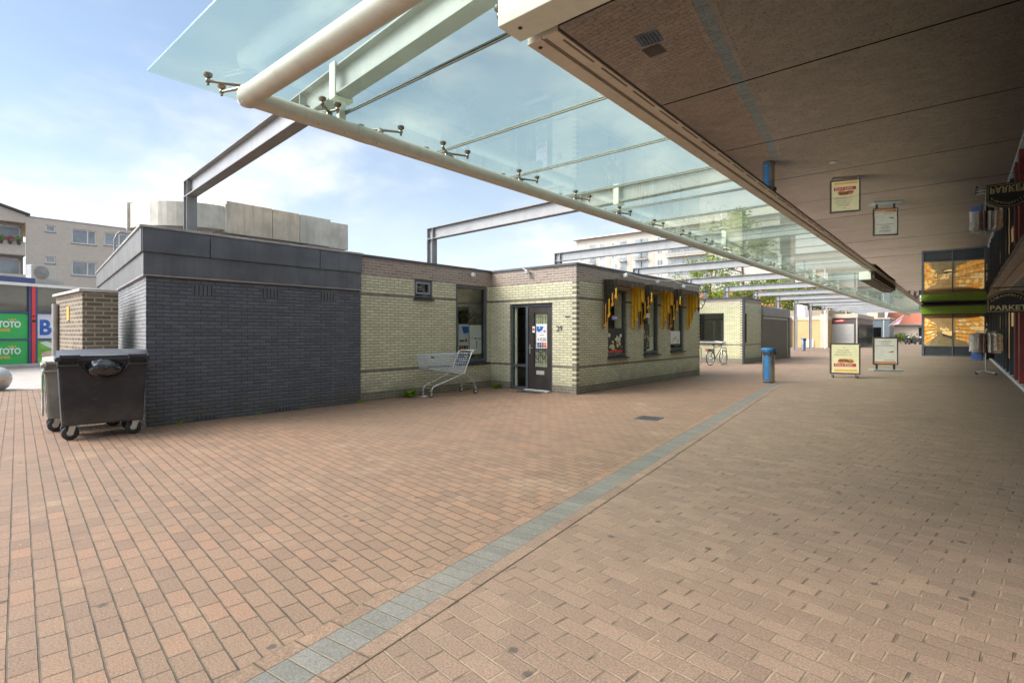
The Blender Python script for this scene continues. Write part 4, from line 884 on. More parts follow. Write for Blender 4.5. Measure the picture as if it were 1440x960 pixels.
b = MB(); b.box(-14.5,-8.2,28.4,28.5,.2,3); b.box(-9.6,-9.5,27.0,27.2,.3,2.1,1); b.box(-9.2,-8.9,27.0,27.1,.3,2.1,1); b.build('interior', [M_room, M_white], b2)
b = MB(); b.box(-7.96,-7.86,26.28,26.40,0,3.14); b.build('drain_pipe', M_dkframe, b2)
dk = thing('dark_brick_block', 'low dark brick block with grey roof band beyond the second building', 'building', (-7.95,29.4,0))
b = MB(); b.box(-15,-7.9,29.41,34.6,0,2.36); b.build('wall', M_darkbrick, dk)
b = MB(); b.box(-15,-7.82,29.41,34.9,2.36,2.85); b.build('roof_band', M_steel, dk, bevel=.01); b = MB(); b.box(-7.92,-7.80,34.72,34.92,0,2.355); b.build('corner_post', M_steel, dk)
b = MB(); b.box(-7.895,-7.88,29.5,34.4,2.22,2.34); b.build('cornice', M_kioskshutter, dk)
# bicycle, seen from behind, leaning by the hoop
bi = thing('bicycle', 'parked city bicycle with red rear light beside the hoop rack', 'bicycle', (-8.72,24.2,0), math.radians(-12))
def wheel(root, y):
    b = MB(); b.tube([(0,y+.33*math.cos(a),.34+.33*math.sin(a)) for a in [2*PI*i/28 for i in range(28)]], .018, 6, closed=True); w = b.build('wheel', M_rubber, root, local=True)
    b = MB(); b.tube([(0,y+.30*math.cos(a),.34+.30*math.sin(a)) for a in [2*PI*i/28 for i in range(28)]], .008, 5, closed=True)
    for i in range(16): a = 2*PI*i/16; b.tube([(.02*(-1)**i,y,.34),(0,y+.3*math.cos(a),.34+.3*math.sin(a))], .002, 3)
    b.tube([(-.05,y,.34),(.05,y,.34)], .018, 8); b.build('rim', M_chrome, w, local=True)
wheel(bi, 0); wheel(bi, 1.08)
b = MB(); fb_ = M_teal
for q in ([(0,.38,.30),(0,.28,.85)],[(0,.38,.30),(0,.92,.80)],[(0,.29,.82),(0,.90,.90)],[(0,0,.34),(0,.38,.30)],[(0,0,.34),(0,.29,.80)],[(0,.88,1.02),(0,.93,.75),(0,1.08,.34)]): b.tube(q, .018, 8)
b.build('frame', M_dkframe, bi, local=True)
b = MB(); b.lathe((0,.22,.93), [(.0,-.04),(.09,-.01),(.1,.02),(.06,.05),(0,.055)], 12); b.tube([(0,.28,.84),(0,.25,.93)], .014, 6); b.build('saddle', M_black, bi, local=True)
b = MB(); b.tube([(-.30,.72,1.06),(-.27,.86,1.10),(0,.90,1.06),(.27,.86,1.10),(.30,.72,1.06)], .013, 8); b.tube([(0,.88,1.0),(0,.9,1.06)], .015, 6); b.build('handlebar', M_chrome, bi, local=True)
b = MB(); b.tube([(0,.36*math.cos(a),.34+.37*math.sin(a)) for a in [PI*.1+PI*.75*i/10 for i in range(11)]], .03, 6); b.build('mudguard', M_kioskshutter, bi, local=True)
b = MB(); b.box(-.07,.07,-.30,.2,.72,.745); b.tube([(-.06,-.1,.72),(-.05,0,.36)],.006,5); b.tube([(.06,-.1,.72),(.05,0,.36)],.006,5); b.build('carrier', M_dkframe, bi, local=True)
b = MB(); b.box(-.05,.05,-.345,-.305,.66,.72); b.build('rear_light', M_red, bi, local=True)
def hoop(label, x, y):
    b = MB(); b.tube([(x-.0,y-.32,0),(x,y-.32,.72),(x,y-.24,.80),(x,y+.24,.80),(x,y+.32,.72),(x,y+.32,0)], .024, 10); b.tube([(x,y-.32,.4),(x,y+.32,.4)], .018, 8)
    tag(b.build('bicycle_rack', M_binsteel), label, 'bicycle rack', 'steel bicycle hoops')
hoop('steel bicycle hoop to the right of the parked bicycle', -8.25, 24.6); hoop('steel bicycle hoop half hidden by the shop corner', -9.3, 24.3)
# ------------------------------------------------------------------ ochre walled building, kiosk, far end of the square
b3 = thing('ochre_building', 'low ochre walled building with cream band behind the steel posts', 'building', (-12,60,0))
b = MB(); b.box(-20,-10.05,60,70,0,2.75); b.build('wall', M_yellowwall, b3); b = MB(); b.box(-20,-10.0,59.95,70,2.75,3.15); b.build('fascia', M_creamwall, b3); b = MB(); b.box(-20,-10.02,60,70,3.15,3.75); b.build('parapet', M_tanbrick, b3)
MB().box(-13.9,-13.35,59.7,60,0,3.1).build('pier', M_tanbrick, b3); MB().box(-10.7,-10.05,59.85,60,0,3.4).build('pier', M_creamwall, b3); b = MB(); b.box(-13.3,-10.72,59.985,59.999,.3,2.3); b.build('panel', M_yellowwall, b3)
b = MB(); b.box(-11.9,-11.3,59.9,59.97,.05,.8); tag(b.build('utility_cabinet', M_white, None, .01), 'white utility cabinet at the foot of the ochre wall', 'cabinet')
t = thing('flag', 'white flag hanging between two steel posts before the ochre building', 'flag', (-11.4,52,3))
b = MB(); vs = []; n = 12
for i in range(n+1):
    s = i/n; y = 50+.12*math.sin(s*7); vs += [(-10.95+1.05*s,y,3.95-.2*s),(-10.85+1.0*s,y+.1,2.85-.1*s)]
b.add(vs, [(2*i,2*i+2,2*i+3,2*i+1) for i in range(n)], 0, True); b.build('cloth', M_flag, t); b = MB(); b.tube([(-10.3,49.9,4.0),(-11.0,50,4.0)], .02, 6); b.build('pole', M_white, t)
b = MB(); b.tube([(-9.75,56.8,0),(-9.75,56.8,3.6)], .055, 10); tag(b.build('post', M_white), 'slim white post left of the kiosk', 'post')
ki = thing('kiosk', 'dark brown kiosk with closed pale shutter and small red oval sign', 'kiosk', (-9.5,62,0))
b = MB(); b.box(-11.1,-7.9,62,74.5,0,2.95); b.build('wall', M_kioskbrown, ki); b = MB(); b.box(-11.2,-7.8,61.9,74.6,2.95,3.35); b.build('roof', M_creamwall, ki, bevel=.02)
b = MB(); b.box(-10.6,-8.15,61.96,62,.05,2.35); b.build('shutter', M_kioskshutter, ki)
b = MB(); [b.box(-10.61,-8.14,61.955,61.961,.3+.3*i,.31+.3*i) for i in range(7)]; b.build('shutter_rib', M_greyprint, ki)
b = MB(); ell(b, lambda s,q,e=0: (-9.4+s,61.985,2.68+q), 0,0,.55,.17,0,0,20); b.poly([(-9.75,61.98,2.62),(-9.05,61.98,2.66),(-9.1,61.98,2.76),(-9.7,61.98,2.7)],1); b.build('oval_sign', [M_red, M_paper], ki)
b = MB(); [b.box(-7.899,-7.86,62.4+.9*i,62.46+.9*i,.1,2.4,0) for i in range(14)]; b.box(-7.899,-7.895,62.3,74.3,.1,2.4,1); b.build('glazing', [M_frame, M_dkglass], ki); b = MB(); b.box(-7.95,-7.85,61.93,62.03,0,2.95); b.build('corner_post', M_kioskshutter, ki)
fa = thing('grey_pavilion', 'blue grey pavilion beyond the kiosk at the end of the square', 'building', (-8.2,86,0))
b = MB(); b.box(-9.2,-7.3,86,92,0,3.3); b.build('wall', M_teal, fa); b = MB(); b.box(-9.1,-8.2,85.97,86,.1,2.2); b.build('door', M_skyglass, fa); b = MB(); b.box(-9.3,-7.2,85.9,92,3.3,3.5); b.build('roof', M_creamwall, fa)
ho = thing('red_roofed_house', 'small pale house with red tiled roof at the far end of the arcade', 'house', (-5,104,0))
b = MB(); b.box(-9,6,106,114,0,2.9); b.build('wall', M_creamwall, ho); b = MB(); b.prism([(-9.5,105.4,2.9),(-9.5,110,4.9),(-9.5,114.6,2.9)], (16,0,0)); b.build('roof', M_roofred, ho); b = MB(); b.box(-9.4,6.4,105.3,105.45,2.7,2.9); b.build('gutter', M_steel, ho)
MB().box(-5.2,-3.6,105.97,106,.9,2.3).build('window', M_dkglass, ho); MB().box(-2.6,-.8,105.97,106,.9,2.3).build('window', M_dkglass, ho)
t = thing('flag', 'pink flag on a slanted pole near the red roofed house', 'flag', (-6.3,85,3))
b = MB(); b.poly([(-7.0,85,2.45),(-6.2,85,2.6),(-5.75,85.1,3.55),(-6.1,85,3.2)]); b.build('cloth', M_pink, t); b = MB(); b.tube([(-7.3,85.1,2.4),(-5.7,85.1,3.75)], .03, 6); b.build('pole', M_white, t)
b = MB(); b.tube([(-7.55,82,0),(-7.55,82,3.1)], .07, 10); tag(b.build('post', M_concrete), 'pale slim post before the blue grey pavilion', 'post')
def leaves(b, c, r, n, rng, size, squash=1.0, m=0):
    for i in range(n):
        v = Vector((rng.gauss(0,1),rng.gauss(0,1),rng.gauss(0,1))); v = v.normalized()*r*rng.random()**.45; v.z *= squash; p = Vector(c)+v
        d = Vector((rng.uniform(-1,1),rng.uniform(-1,1),rng.uniform(-.6,.6))).normalized()*size*rng.uniform(.6,1.3); e = d.cross(Vector((rng.uniform(-1,1),rng.uniform(-1,1),rng.uniform(-1,1)))).normalized()*size*.55
        b.poly([p-d,p+e,p+d,p-e], m)
def bush(x, y, r, seed, label, m=M_leafdark, n=300):
    rng = random.Random(seed); b = MB()
    for i in range(6): leaves(b, (x+rng.uniform(-r,r)*.6,y+rng.uniform(-r,r)*.6,r*rng.uniform(.4,1.0)), r*.55, n//6, rng, .16)
    tag(b.build('bush', m), label, 'bush', 'bushes at the far end of the square')
bush(-6.35, 88, 1.0, 11, 'yellowish green bush beside the blue grey pavilion', M_leaf); bush(-5.3, 92, .7, 12, 'low dark bush left of the scooters'); bush(-3.3, 95, 1.2, 13, 'rounded bush behind the parked scooters', M_leafdark)
def scooter(label, loc, rz):
    t = thing('scooter', label, 'scooter', loc, rz, 'dark scooters parked by the arcade end')
    for y in (0,1.25):
        b = MB(); b.lathe((-.05,y,.27), [(.12,0),(.25,.005),(.27,.02),(.27,.08),(.25,.095),(.12,.1)], 18, 0, (1,0,0)); b.build('wheel', M_rubber, t, local=True)
    b = MB(); b.prism([(-.13,-.25,.35),(-.13,.55,.32),(-.13,.95,.35),(-.13,1.05,.95),(-.13,.92,.95),(-.13,.72,.45),(-.13,.55,.7),(-.13,-.3,.75)], (.26,0,0)); b.build('body', M_black, t, local=True, bevel=.03)
    b = MB(); b.box(-.15,.15,-.35,.5,.75,.86); b.build('seat', M_rubber, t, local=True, bevel=.03)
    b = MB(); b.tube([(-.36,.88,1.1),(0,.98,1.06),(.36,.88,1.1)], .022, 8); b.tube([(0,1.0,1.06),(0,1.22,.3)], .035, 8); b.build('handlebar', M_dkframe, t, local=True); b = MB(); b.lathe((0,1.06,.9), [(.09,0),(.06,.06)], 12, 0, (0,1,.2)); b.build('headlight', M_paper, t, local=True)
    for s in (-1,1): b = MB(); b.tube([(s*.3,.9,1.1),(s*.36,.9,1.3)], .01, 5); b.lathe((s*.37,.9,1.32), [(.06,0),(.06,.02)], 10, 0, (0,-1,0)); b.build('mirror', M_dkframe, t, local=True)
    return t
sc = scooter('dark scooter, the left one of three near the arcade end', (-5.4,83.5,0), math.radians(200)); copy_tree(sc, 'dark scooter, the middle one of three near the arcade end', (-4.5,84,0), math.radians(215)); copy_tree(sc, 'dark scooter standing closest to the bakery window', (-3.6,83.6,0), math.radians(165))
# ------------------------------------------------------------------ bakery with bread pictures in its windows
bak = thing('bakery', 'glazed bakery front with bread shelf pictures and lime green fascia', 'bakery', (-.5,43,0))
X0, X1 = -1.90, 1.15
b = MB(); b.box(X0,X1+.2,43.06,50,0,3.3); b.build('wall', M_kioskbrown, bak)
b = MB(); b.box(X0-.06,X0+.06,42.96,43.06,0,3.3); b.box(-.46,-.40,42.97,43.06,0,2.64); b.box(X1-.1,X1,42.97,43.06,0,2.64); b.box(X0+.06,X1-.1,42.98,43.058,.60,.66); b.box(X0+.06,X1-.1,42.98,43.058,.0,.07); b.build('window_frame', M_frame, bak)
b = MB(); b.box(X0+.06,X1-.1,43.03,43.055,.07,.60); b.build('base_panel', M_dkframe, bak)
b = MB(); b.box(X0-.08,X1+.02,42.9,43.05,2.68,3.16); b.build('fascia', M_greenfascia, bak, bevel=.01); b = MB(); b.box(X0-.08,X1+.02,42.92,43.05,3.165,3.28); b.build('fascia_cap', M_dkframe, bak)
rng = random.Random(21)
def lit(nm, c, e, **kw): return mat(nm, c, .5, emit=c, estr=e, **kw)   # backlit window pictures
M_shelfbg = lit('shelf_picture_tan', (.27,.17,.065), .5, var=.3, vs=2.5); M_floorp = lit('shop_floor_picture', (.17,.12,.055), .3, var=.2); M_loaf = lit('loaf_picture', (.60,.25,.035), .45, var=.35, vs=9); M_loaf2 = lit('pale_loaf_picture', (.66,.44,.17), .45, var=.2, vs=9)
for w0, w1 in ((X0+.06,-.46),(-.40,X1-.1)):
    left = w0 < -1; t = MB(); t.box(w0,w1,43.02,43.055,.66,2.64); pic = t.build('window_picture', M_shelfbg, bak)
    b = MB(); vx, vz = (.62,.55) if left else (.0,.56); QP = lambda s, q, e=0: (w0+(w1-w0)*s, 43.018-e, .66+1.98*q)
    if left: b.poly([QP(.15,0,.001),QP(1,0,.001),QP(1,.32,.001),QP(.62,.45,.001),QP(.5,.45,.001)],0)
    else: b.poly([QP(0,0,.001),QP(.55,0,.001),QP(.12,.42,.001),QP(0,.42,.001)],0)
    quadp(b, QP, 0, 1, .88, 1, .0015, 5)
    for i in range(6):   # receding shelves stacked with loaves
        za = .02+.15*i; zv = (.34+.06*i) if left else (.24+.105*i); xe = .5 if left else .04
        if left: b.poly([QP(0,za,.002),QP(xe,zv,.002),QP(xe,zv+.010,.002),QP(0,za+.03,.002)],3)
        else: b.poly([QP(1,za,.002),QP(xe,zv,.002),QP(xe,zv+.010,.002),QP(1,za+.035,.002)],3)
        for j in range(7 if left else 8):
            s_ = (j+.3)/(7 if left else 8); q = 1-s_; lx = (xe*s_) if left else (1-(1-xe)*s_)
            lz = za+(zv-za)*s_+.06*q+.018; ell(b, QP, lx+rng.uniform(-.01,.01), lz, (.075 if left else .075)*q+(.022 if left else .055), (.050*q+.014) if left else (.03*q+.036), .003+.0005*j+.0002*i, rng.choice((1,1,1,2)), 10, (.45 if left else -.4)*q+rng.uniform(-.1,.1))
    if left:
        for i in range(5): ell(b, QP, .62+.06*i, .52+rng.uniform(-.02,.05), .04, .035, .004, 2)
        quadp(b, QP, .66, 1, .33, .47, .002, 4); b.poly([QP(.66,.33,.003),QP(1,.22,.003),QP(1,.30,.003),QP(.66,.40,.003)],3)
    b.build('print', [M_floorp,M_loaf,M_loaf2,M_darkwood,M_loaf2,M_brownprint], pic)
# ------------------------------------------------------------------ shop fronts on the right
sf = thing('shop_front', 'row of dark glazed shop fronts with red door posts under the arcade', 'shop front', (1.2,20,0))
FX = 1.2
b = MB(); b.box(FX,FX+.25,-12,42.9,0,.10); b.build('plinth', M_concrete, sf)
b = MB(); b.box(FX-.02,FX+.2,-12,42.9,2.95,3.32); b.build('fascia', mat('brown_timber_fascia', (.24,.175,.12), .6, var=.25, vs=3, dirt=.3), sf); b = MB(); b.box(FX+.02,FX+.2,-12,42.9,2.6,2.93); b.build('fascia', M_signblack, sf); b = MB(); b.box(FX-.03,FX+.1,-12,42.9,2.93,2.95); b.build('fascia_trim', M_kioskshutter, sf)
b = MB(); b.box(FX+.10,FX+.12,-12,42.9,.1,2.6); b.build('glazing', M_dkglass, sf)
y = -11.
while y < 42: MB().box(FX+.02,FX+.18,y,y+.09,.1,2.6).build('mullion', M_dkframe, sf); y += 1.85
for y in (20.0,21.5): MB().box(FX+.0,FX+.14,y,y+.12,.1,2.6).build('door_post', M_redframe, sf, bevel=.006)
b = MB(); [b.box(FX+.06,FX+.09,q,q+.8,1.7,2.2) for q in (23.3,26.2,30.1)]; b.box(FX+.06,FX+.09,24.4,25.4,.6,2.4); b.build('window_display', M_shelfbg, sf)
MB().box(1.6,14,-12,-11.9,0,3.6).build('wall', M_kioskbrown, sf)
t = thing('hanging_sign', 'black hanging sign with gold lettering AMBACHTELIJKE PARKET', 'sign', (.8,15.7,1.93))
W0, W1, Z0, Z1 = .42, 1.16, 1.93, 2.42
def arch(x): return Z1-.19*(2*(x-(W0+W1)/2)/(W1-W0))**2
b = MB(); pts = [(W0,15.7,Z0),(W1,15.7,Z0)]+[(W1-(W1-W0)*i/14,15.7,arch(W1-(W1-W0)*i/14)) for i in range(15)]; b.prism(pts, (0,.04,0)); b.build('board', M_signblack, t)
b = MB(); q = [(W0+.025,15.695,Z0+.03),(W1-.025,15.695,Z0+.03)]+[(W1-.025-(W1-W0-.05)*i/14,15.695,arch(W1-.025-(W1-W0-.05)*i/14)-.03) for i in range(15)]; b.tube(q, .006, 5, closed=True)
b.text('PARKET', .15, (W0+.05,15.697,Z0+.06), (1,0,0), (0,0,1), .002, 0, sx=1.12, font_off=.003); s = 'AMBACHTELIJKE'
for i, ch in enumerate(s):
    a = -1+2*(i+.5)/len(s); x = (W0+W1)/2+a*.30; zz = arch(x)-.125-.02*a*a; tl = -a*.42; b.text(ch, .072, (x-.018,15.697,zz), (math.cos(tl),0,math.sin(tl)), (-math.sin(tl),0,math.cos(tl)), .002)
b.build('lettering', M_gold, t); b = MB(); b.tube([(W0+.1,15.72,Z1+.06),(FX,15.72,Z1+.06)], .014, 6); b.tube([(W0+.2,15.72,Z1+.06),(W0+.2,15.72,Z1-.02)], .006, 5); b.tube([(W1-.1,15.72,Z1+.06),(W1-.1,15.72,Z1-.03)], .006, 5); b.build('bracket', M_dkframe, t)
t = thing('clothes_rack', 'round chromed clothes rack outside the dark shop front', 'clothes rack', (.66,25.4,0))
b = MB(); b.tube([(.66,25.4,.1),(.66,25.4,1.62)], .018, 8); b.tube([(.66+.27*math.cos(a),25.4+.27*math.sin(a),1.5) for a in [2*PI*i/20 for i in range(20)]], .012, 6, closed=True); b.tube([(.39,25.4,1.5),(.93,25.4,1.5)], .01, 6); b.build('stand', M_chrome, t)
b = MB(); [b.tube([(.66,25.4,.12),(.66+.36*math.cos(a),25.4+.36*math.sin(a),.07)], .016, 6) for a in [PI/4+PI/2*i for i in range(4)]]; b.build('foot', M_chrome, t)
for a in [PI/4+PI/2*i for i in range(4)]: b = MB(); b.lathe((.66+.36*math.cos(a),25.4+.36*math.sin(a)-.012,.04), [(.025,0),(.04,.004),(.04,.02),(.025,.024)], 10, 0, (0,1,0)); b.build('wheel', M_rubber, t)
gc = [((.62,.6,.55),'cream'),((.5,.46,.4),'oatmeal'),((.07,.11,.26),'navy blue'),((.36,.34,.32),'stone grey'),((.55,.48,.42),'pale taupe'),((.68,.67,.64),'white'),((.42,.25,.29),'dusty pink'),((.05,.048,.05),'black'),((.46,.44,.41),'silver grey'),((.60,.54,.44),'sand coloured'),((.24,.13,.11),'rust brown'),((.5,.5,.53),'pale blue grey'),((.58,.56,.5),'ivory'),((.16,.15,.15),'charcoal'),((.30,.33,.24),'olive grey'),((.65,.6,.56),'shell pink')]
order = [0,9,1,10,12,5,4,8,15,3,7,13,14,11,2,6]
for i in range(16):
    c, nm = gc[order[i]]; A = math.radians(-165+i*22.5); lowg = nm in ('navy blue','black','charcoal')
    o = thing('garment', f'{nm} garment hanging on the round clothes rack', 'garment', (.66+.27*math.cos(A),25.4+.27*math.sin(A),.75), A+PI/2, 'garments on the round clothes rack')
    L = (.95 if lowg else .66)+.05*math.sin(i*2.3); b = MB(); vs = []
    for dz, w, d in [(0,.05,.02),(-.05,.17,.026),(-.12,.19,.036),(-.3,.175,.04),(-L+.05,.19,.046),(-L,.195,.042)]:
        for j in range(12): q = 2*PI*j/12; vs.append((d*math.cos(q)*(1+.3*math.sin(4*q+dz*9+i)), w*math.sin(q), .73+dz))
    b.add(vs, [(r*12+j,r*12+(j+1)%12,(r+1)*12+(j+1)%12,(r+1)*12+j) for r in range(5) for j in range(12)], 0, True); b.build('cloth', mat('cloth_'+nm.replace(' ','_'), c, .9, var=.3, vs=14), o, local=True)
    b = MB(); b.tube([(0,-.15,.70),(0,0,.735),(0,.15,.70)], .006, 5); b.tube([(0,0,.73),(0,0,.77),(0,.02,.785),(0,.0,.80)], .005, 5); b.build('hanger', M_chrome, o, local=True)
# ------------------------------------------------------------------ blue store on the left
st = thing('blue_store', 'navy framed store front with green TOTO panels and big blue letter sign', 'store', tuple(EO))
def sbox(b, s0, s1, n0, n1, z0, z1, m=0):
    b.prism([ep(s0,n0,z0), ep(s1,n0,z0), ep(s1,n1,z0), ep(s0,n1,z0)], (0,0,z1-z0), m)
b = MB(); sbox(b,-16,14,-12,-.06,0,3.55); b.build('wall', M_storeblue, st)
b = MB(); sbox(b,-16,14,-.06,.14,3.53,3.66); b.build('eaves', M_white, st); b = MB(); sbox(b,-16,1.2,-.4,.10,3.66,3.90); b.build('roof_edge', M_storeblue, st)
b = MB(); 
for s in (-8.0,-5.6,-3.4,-1.05,1.0,1.235,3.2,5.4,7.6): sbox(b,s,s+.1,-.06,.03,0,3.53)
for z in (.0,1.16,2.335): sbox(b,-16,14,-.06,.02,z,z+.075)
b.build('window_frame', M_storeblue, st)
b = MB(); sbox(b,1.1,1.235,-.05,.06,.02,3.53); dp = b.build('door_post', M_storered, st); b = MB(); sbox(b,1.11,1.24,-.04,.07,1.96,2.06); sbox(b,1.12,1.2,-.04,.07,2.19,2.25); b.build('hinge', M_slot, dp)
M_rooflinegl = mat('dusky_store_glass', (.10,.09,.065), .04, 0, .8, .3, .5)
b = MB(); sbox(b,-16,14,-.059,-.045,2.41,3.53); b.build('glazing', M_rooflinegl, st)
for z in (1.235,.08):
    for s0, s1 in ((-.95,1.0),(-3.3,-1.05)):
        b = MB(); sbox(b,s0,s1,-.058,-.03,z,z+1.08); pn = b.build('panel', M_totogreen, st)
        b = MB(); b.text('TOTO', .36, ep(s1-1.09,-.026,z+.50), EN, (0,0,1), .004, 0, sx=.80, font_off=.012); b.text('WINKEL', .17, ep(s1-1.09,-.026,z+.31), EN, (0,0,1), .002, 1, sx=.72, font_off=.005)
        b.poly([ep(s1-.72,-.026,z+.80),ep(s1-.45,-.026,z+.80),ep(s1-.45,-.026,z+.86),ep(s1-.52,-.026,z+.82),ep(s1-.585,-.026,z+.87),ep(s1-.65,-.026,z+.82),ep(s1-.72,-.026,z+.86)],1); b.build('lettering', [M_paper, M_amber], pn)
b = MB(); sbox(b,1.335,3.2,-.058,-.03,1.235,2.335); pn = b.build('panel', M_storewhite, st); b = MB(); b.text('Bo', .92, ep(1.42,-.026,1.42), EN, (0,0,1), .004, 0, sx=.92, font_off=.035); b.build('lettering', M_bluelogo, pn)
b = MB(); sbox(b,1.335,3.2,-.058,-.03,.08,1.16); pn = b.build('panel', M_lime, st)
b = MB(); QP = lambda s, q, e=0: ep(1.335+1.865*s,-.028+e,.08+1.08*q)
b.poly([QP(.05,.9,.001),QP(.2,.95,.001),QP(.75,.62,.001),QP(.6,.45,.001),QP(.3,.65,.001)],0); b.poly([QP(.0,.0,.002),QP(.9,.0,.002),QP(.8,.4,.002),QP(.3,.42,.002)],0); ell(b,QP,.25,.4,.16,.14,.003,1); ell(b,QP,.5,.85,.2,.05,.001,2); ell(b,QP,.8,.9,.12,.04,.001,2); b.build('print', [M_paper,M_pinkprint,M_totogreen], pn)
b = MB(); sbox(b,-16,14,.0,.45,0,.14); b.build('door_step', M_concrete, st, bevel=.02)
def acunit(label, s, z):
    t = thing('air_conditioner', label, 'air conditioner', ep(s,-.5,z), 0, 'outdoor air conditioning units on the store roof')
    b = MB(); sbox(b,s,s+.98,-.75,-.4,z,z+.66); b.build('casing', M_kioskshutter, t, bevel=.02); c = Vector(ep(s+.40,-.395,z+.33))
    b = MB(); b.lathe(tuple(c), [(.30,0),(.30,.012),(.28,.014),(.10,.004),(.07,.02),(0,.022)], 24, 0, tuple(NN)); fg = b.build('fan_grille', M_steel, t)
    b = MB(); [b.obox(tuple(c+NN*.016), (.58,.006,.008), EN*math.cos(a)+Vector((0,0,math.sin(a)))) for a in [PI*i/9 for i in range(9)]]; b.build('fan_guard', M_kioskshutter, fg)
acunit('pale outdoor air conditioner standing above the blue store eaves', 1.35, 3.9)
b = MB(); sbox(b,1.2,2.6,-.9,-.3,3.55,3.9); tag(b.build('plinth_block', M_concrete), 'pale plinth under the air conditioner on the store roof', 'plinth')
t = thing('bollard', 'round grey stone ball bollard with a yellow line in front of the blue store', 'bollard', (-19.1,1.75,0))
b = MB(); b.lathe((-19.1,1.75,.0), [(.16,0),(.26,.08),(.315,.2),(.33,.29),(.315,.39),(.26,.5),(.17,.58),(.08,.61),(0,.615)], 28); b.build('ball', mat('worn_bollard_metal', (.42,.42,.42), .4, .4, var=.15), t); b = MB(); b.lathe((-19.1,1.75,.27), [(.331,0),(.334,.0),(.334,.03),(.331,.03)], 28); b.build('band', M_amber, t)
# ------------------------------------------------------------------ apartment block on the left
ap = thing('apartment_block', 'three storey beige brick apartment block behind the blue store', 'apartment block', (-56,14,0))
AX = -56
H1 = [(8.03,8.65,9.62,10.15),(8.03,8.65,7.08,7.63),(9.68,11.3,8.9,10.11),(9.68,11.3,6.26,7.45),(11.85,13.5,9.0,10.12),(11.85,13.5,6.35,7.5),(15.2,17,9.0,10.1),(15.2,17,6.35,7.5),(8.03,8.65,4.5,5.05),(9.68,11.3,3.6,4.8)]
b = wall_holes(MB(), 'x', AX, 6.85, 30, 0, 10.6, H1, .15, -1); b.poly([(AX,30,0),(AX-12,30,0),(AX-12,30,10.6),(AX,30,10.6)]); b.poly([(AX,6.85,10.6),(AX,30,10.6),(AX-12,30,10.6),(AX-12,6.85,10.6)]); b.build('wall', M_aptbrick, ap)
b = MB(); b.box(AX-.2,AX+.04,6.85,30,10.6,10.68); b.build('coping', M_cap, ap)
for a0, a1, k0, k1 in H1:
    f = frame_rect(MB(), 'x', AX-.12, a0, a1, k0, k1, .09, .06)
    if a1-a0 > 1: f.box(AX-.15,AX-.09,a0+(a1-a0)*.62,a0+(a1-a0)*.62+.09,k0+.09,k1-.09)
    f = f.build('window_frame', M_white, ap); pane_at(MB(), 'x', AX-.14, a0+.09, a1-.09, k0+.09, k1-.09).build('pane', M_aptglass, f)
    if a1-a0 > 1: MB().box(AX-.2,AX-.155,a0+.1,a1-.1,k0+(k1-k0)*(.35 if k0 < 8.9 else .1),k1-.1).build('curtain', M_white, f)
    MB().box(AX-.05,AX+.05,a0-.05,a1+.05,k0-.07,k0-.005).build('sill', M_steel, ap)
# gabled balcony wing
b = MB(); b.box(AX-12,AX-1.2,-8,6.85,0,11.0); b.build('wall', M_aptbrick, ap)
b = MB(); b.prism([(AX-.0,-8,10.1),(AX,6.84,10.1),(AX,6.84,10.72),(AX,-1,13.2),(AX,-8,11)], (-12,0,0)); b.build('gable', M_aptbrick, ap)
b = MB(); b.obox((AX-5.9,3.0,12.02), (8.9,12.3,.18), (0,.957,-.29) , (0,.29,.957)) if False else b.prism([(AX+.25,7.1,10.68),(AX+.25,7.1,10.84),(AX+.25,-1,13.36),(AX+.25,-1,13.2)], (-12.5,0,0)); b.build('roof_edge', M_kioskbrown, ap)
for k, z in enumerate((8.6,6.05,3.5)):
    b = MB(); b.box(AX-.12,AX,-8,6.84,z-1.1+.05,z); b.build('balcony_parapet', M_aptbrick, ap); b = MB(); b.box(AX-1.2,AX-.13,-8,6.84,z-1.1,z-.95); b.build('balcony_floor', M_concrete, ap)
    f = MB(); [f.box(AX-1.19,AX-1.12,y,y+.09,z-.9,z+1.3) for y in (3.6,5.25,6.6)]; f.box(AX-1.19,AX-1.12,3.6,6.7,z+1.21,z+1.3); f = f.build('window_frame', M_white, ap); MB().box(AX-1.199,AX-1.16,3.7,6.6,z-.9,z+1.2).build('pane', M_aptglass, f)
for k, y in enumerate((6.45,5.95,5.45,5.0)):
    t = thing('flower_pot', ['green leafy plant in a pot at the wall end of the top balcony','red flowering plant in a pot on the top balcony ledge, between two green ones','green leafy plant in a pot between the red flowers on the top balcony','red flowering plant at the frame edge of the top balcony ledge'][k], 'potted plant', (AX+.08,y,8.4), 0, 'pots on the top balcony ledge')
    b = MB(); b.lathe((AX+.1,y,8.32), [(.08,0),(.13,.25)], 10); b.build('pot', M_kioskbrown, t); rng = random.Random(k); b = MB(); leaves(b, (AX+.1,y,8.72), .27, 90, rng, .07); b.build('foliage', M_weed if k%2 == 0 else mat('red_blossom', (.45,.06,.05), .7), t)
def lamp(name, label, base, h, arm, L):
    t = thing(name, label, 'street lamp', base); x, y, _ = base; d = Vector(arm).normalized()
    b = MB(); b.tube([(x,y,0),(x,y,h-.5),(x+d.x*.12,y+d.y*.12,h-.12),(x+d.x*.45,y+d.y*.45,h),(x+d.x*L,y+d.y*L,h+.0)], [.08,.055,.05,.045,.04], 8); b.build('pole', M_steel, t); e = Vector((x,y,h))+d*(L+.35)
    b = MB(); b.obox(tuple(e), (.8,.26,.11), d); b.build('lamp_head', M_cap, t, bevel=.04)
lamp('street_lamp', 'grey street lamp with flat head showing over the black block fascia', (-40,8.98,0), 7.75, (.0,1,0), .25)
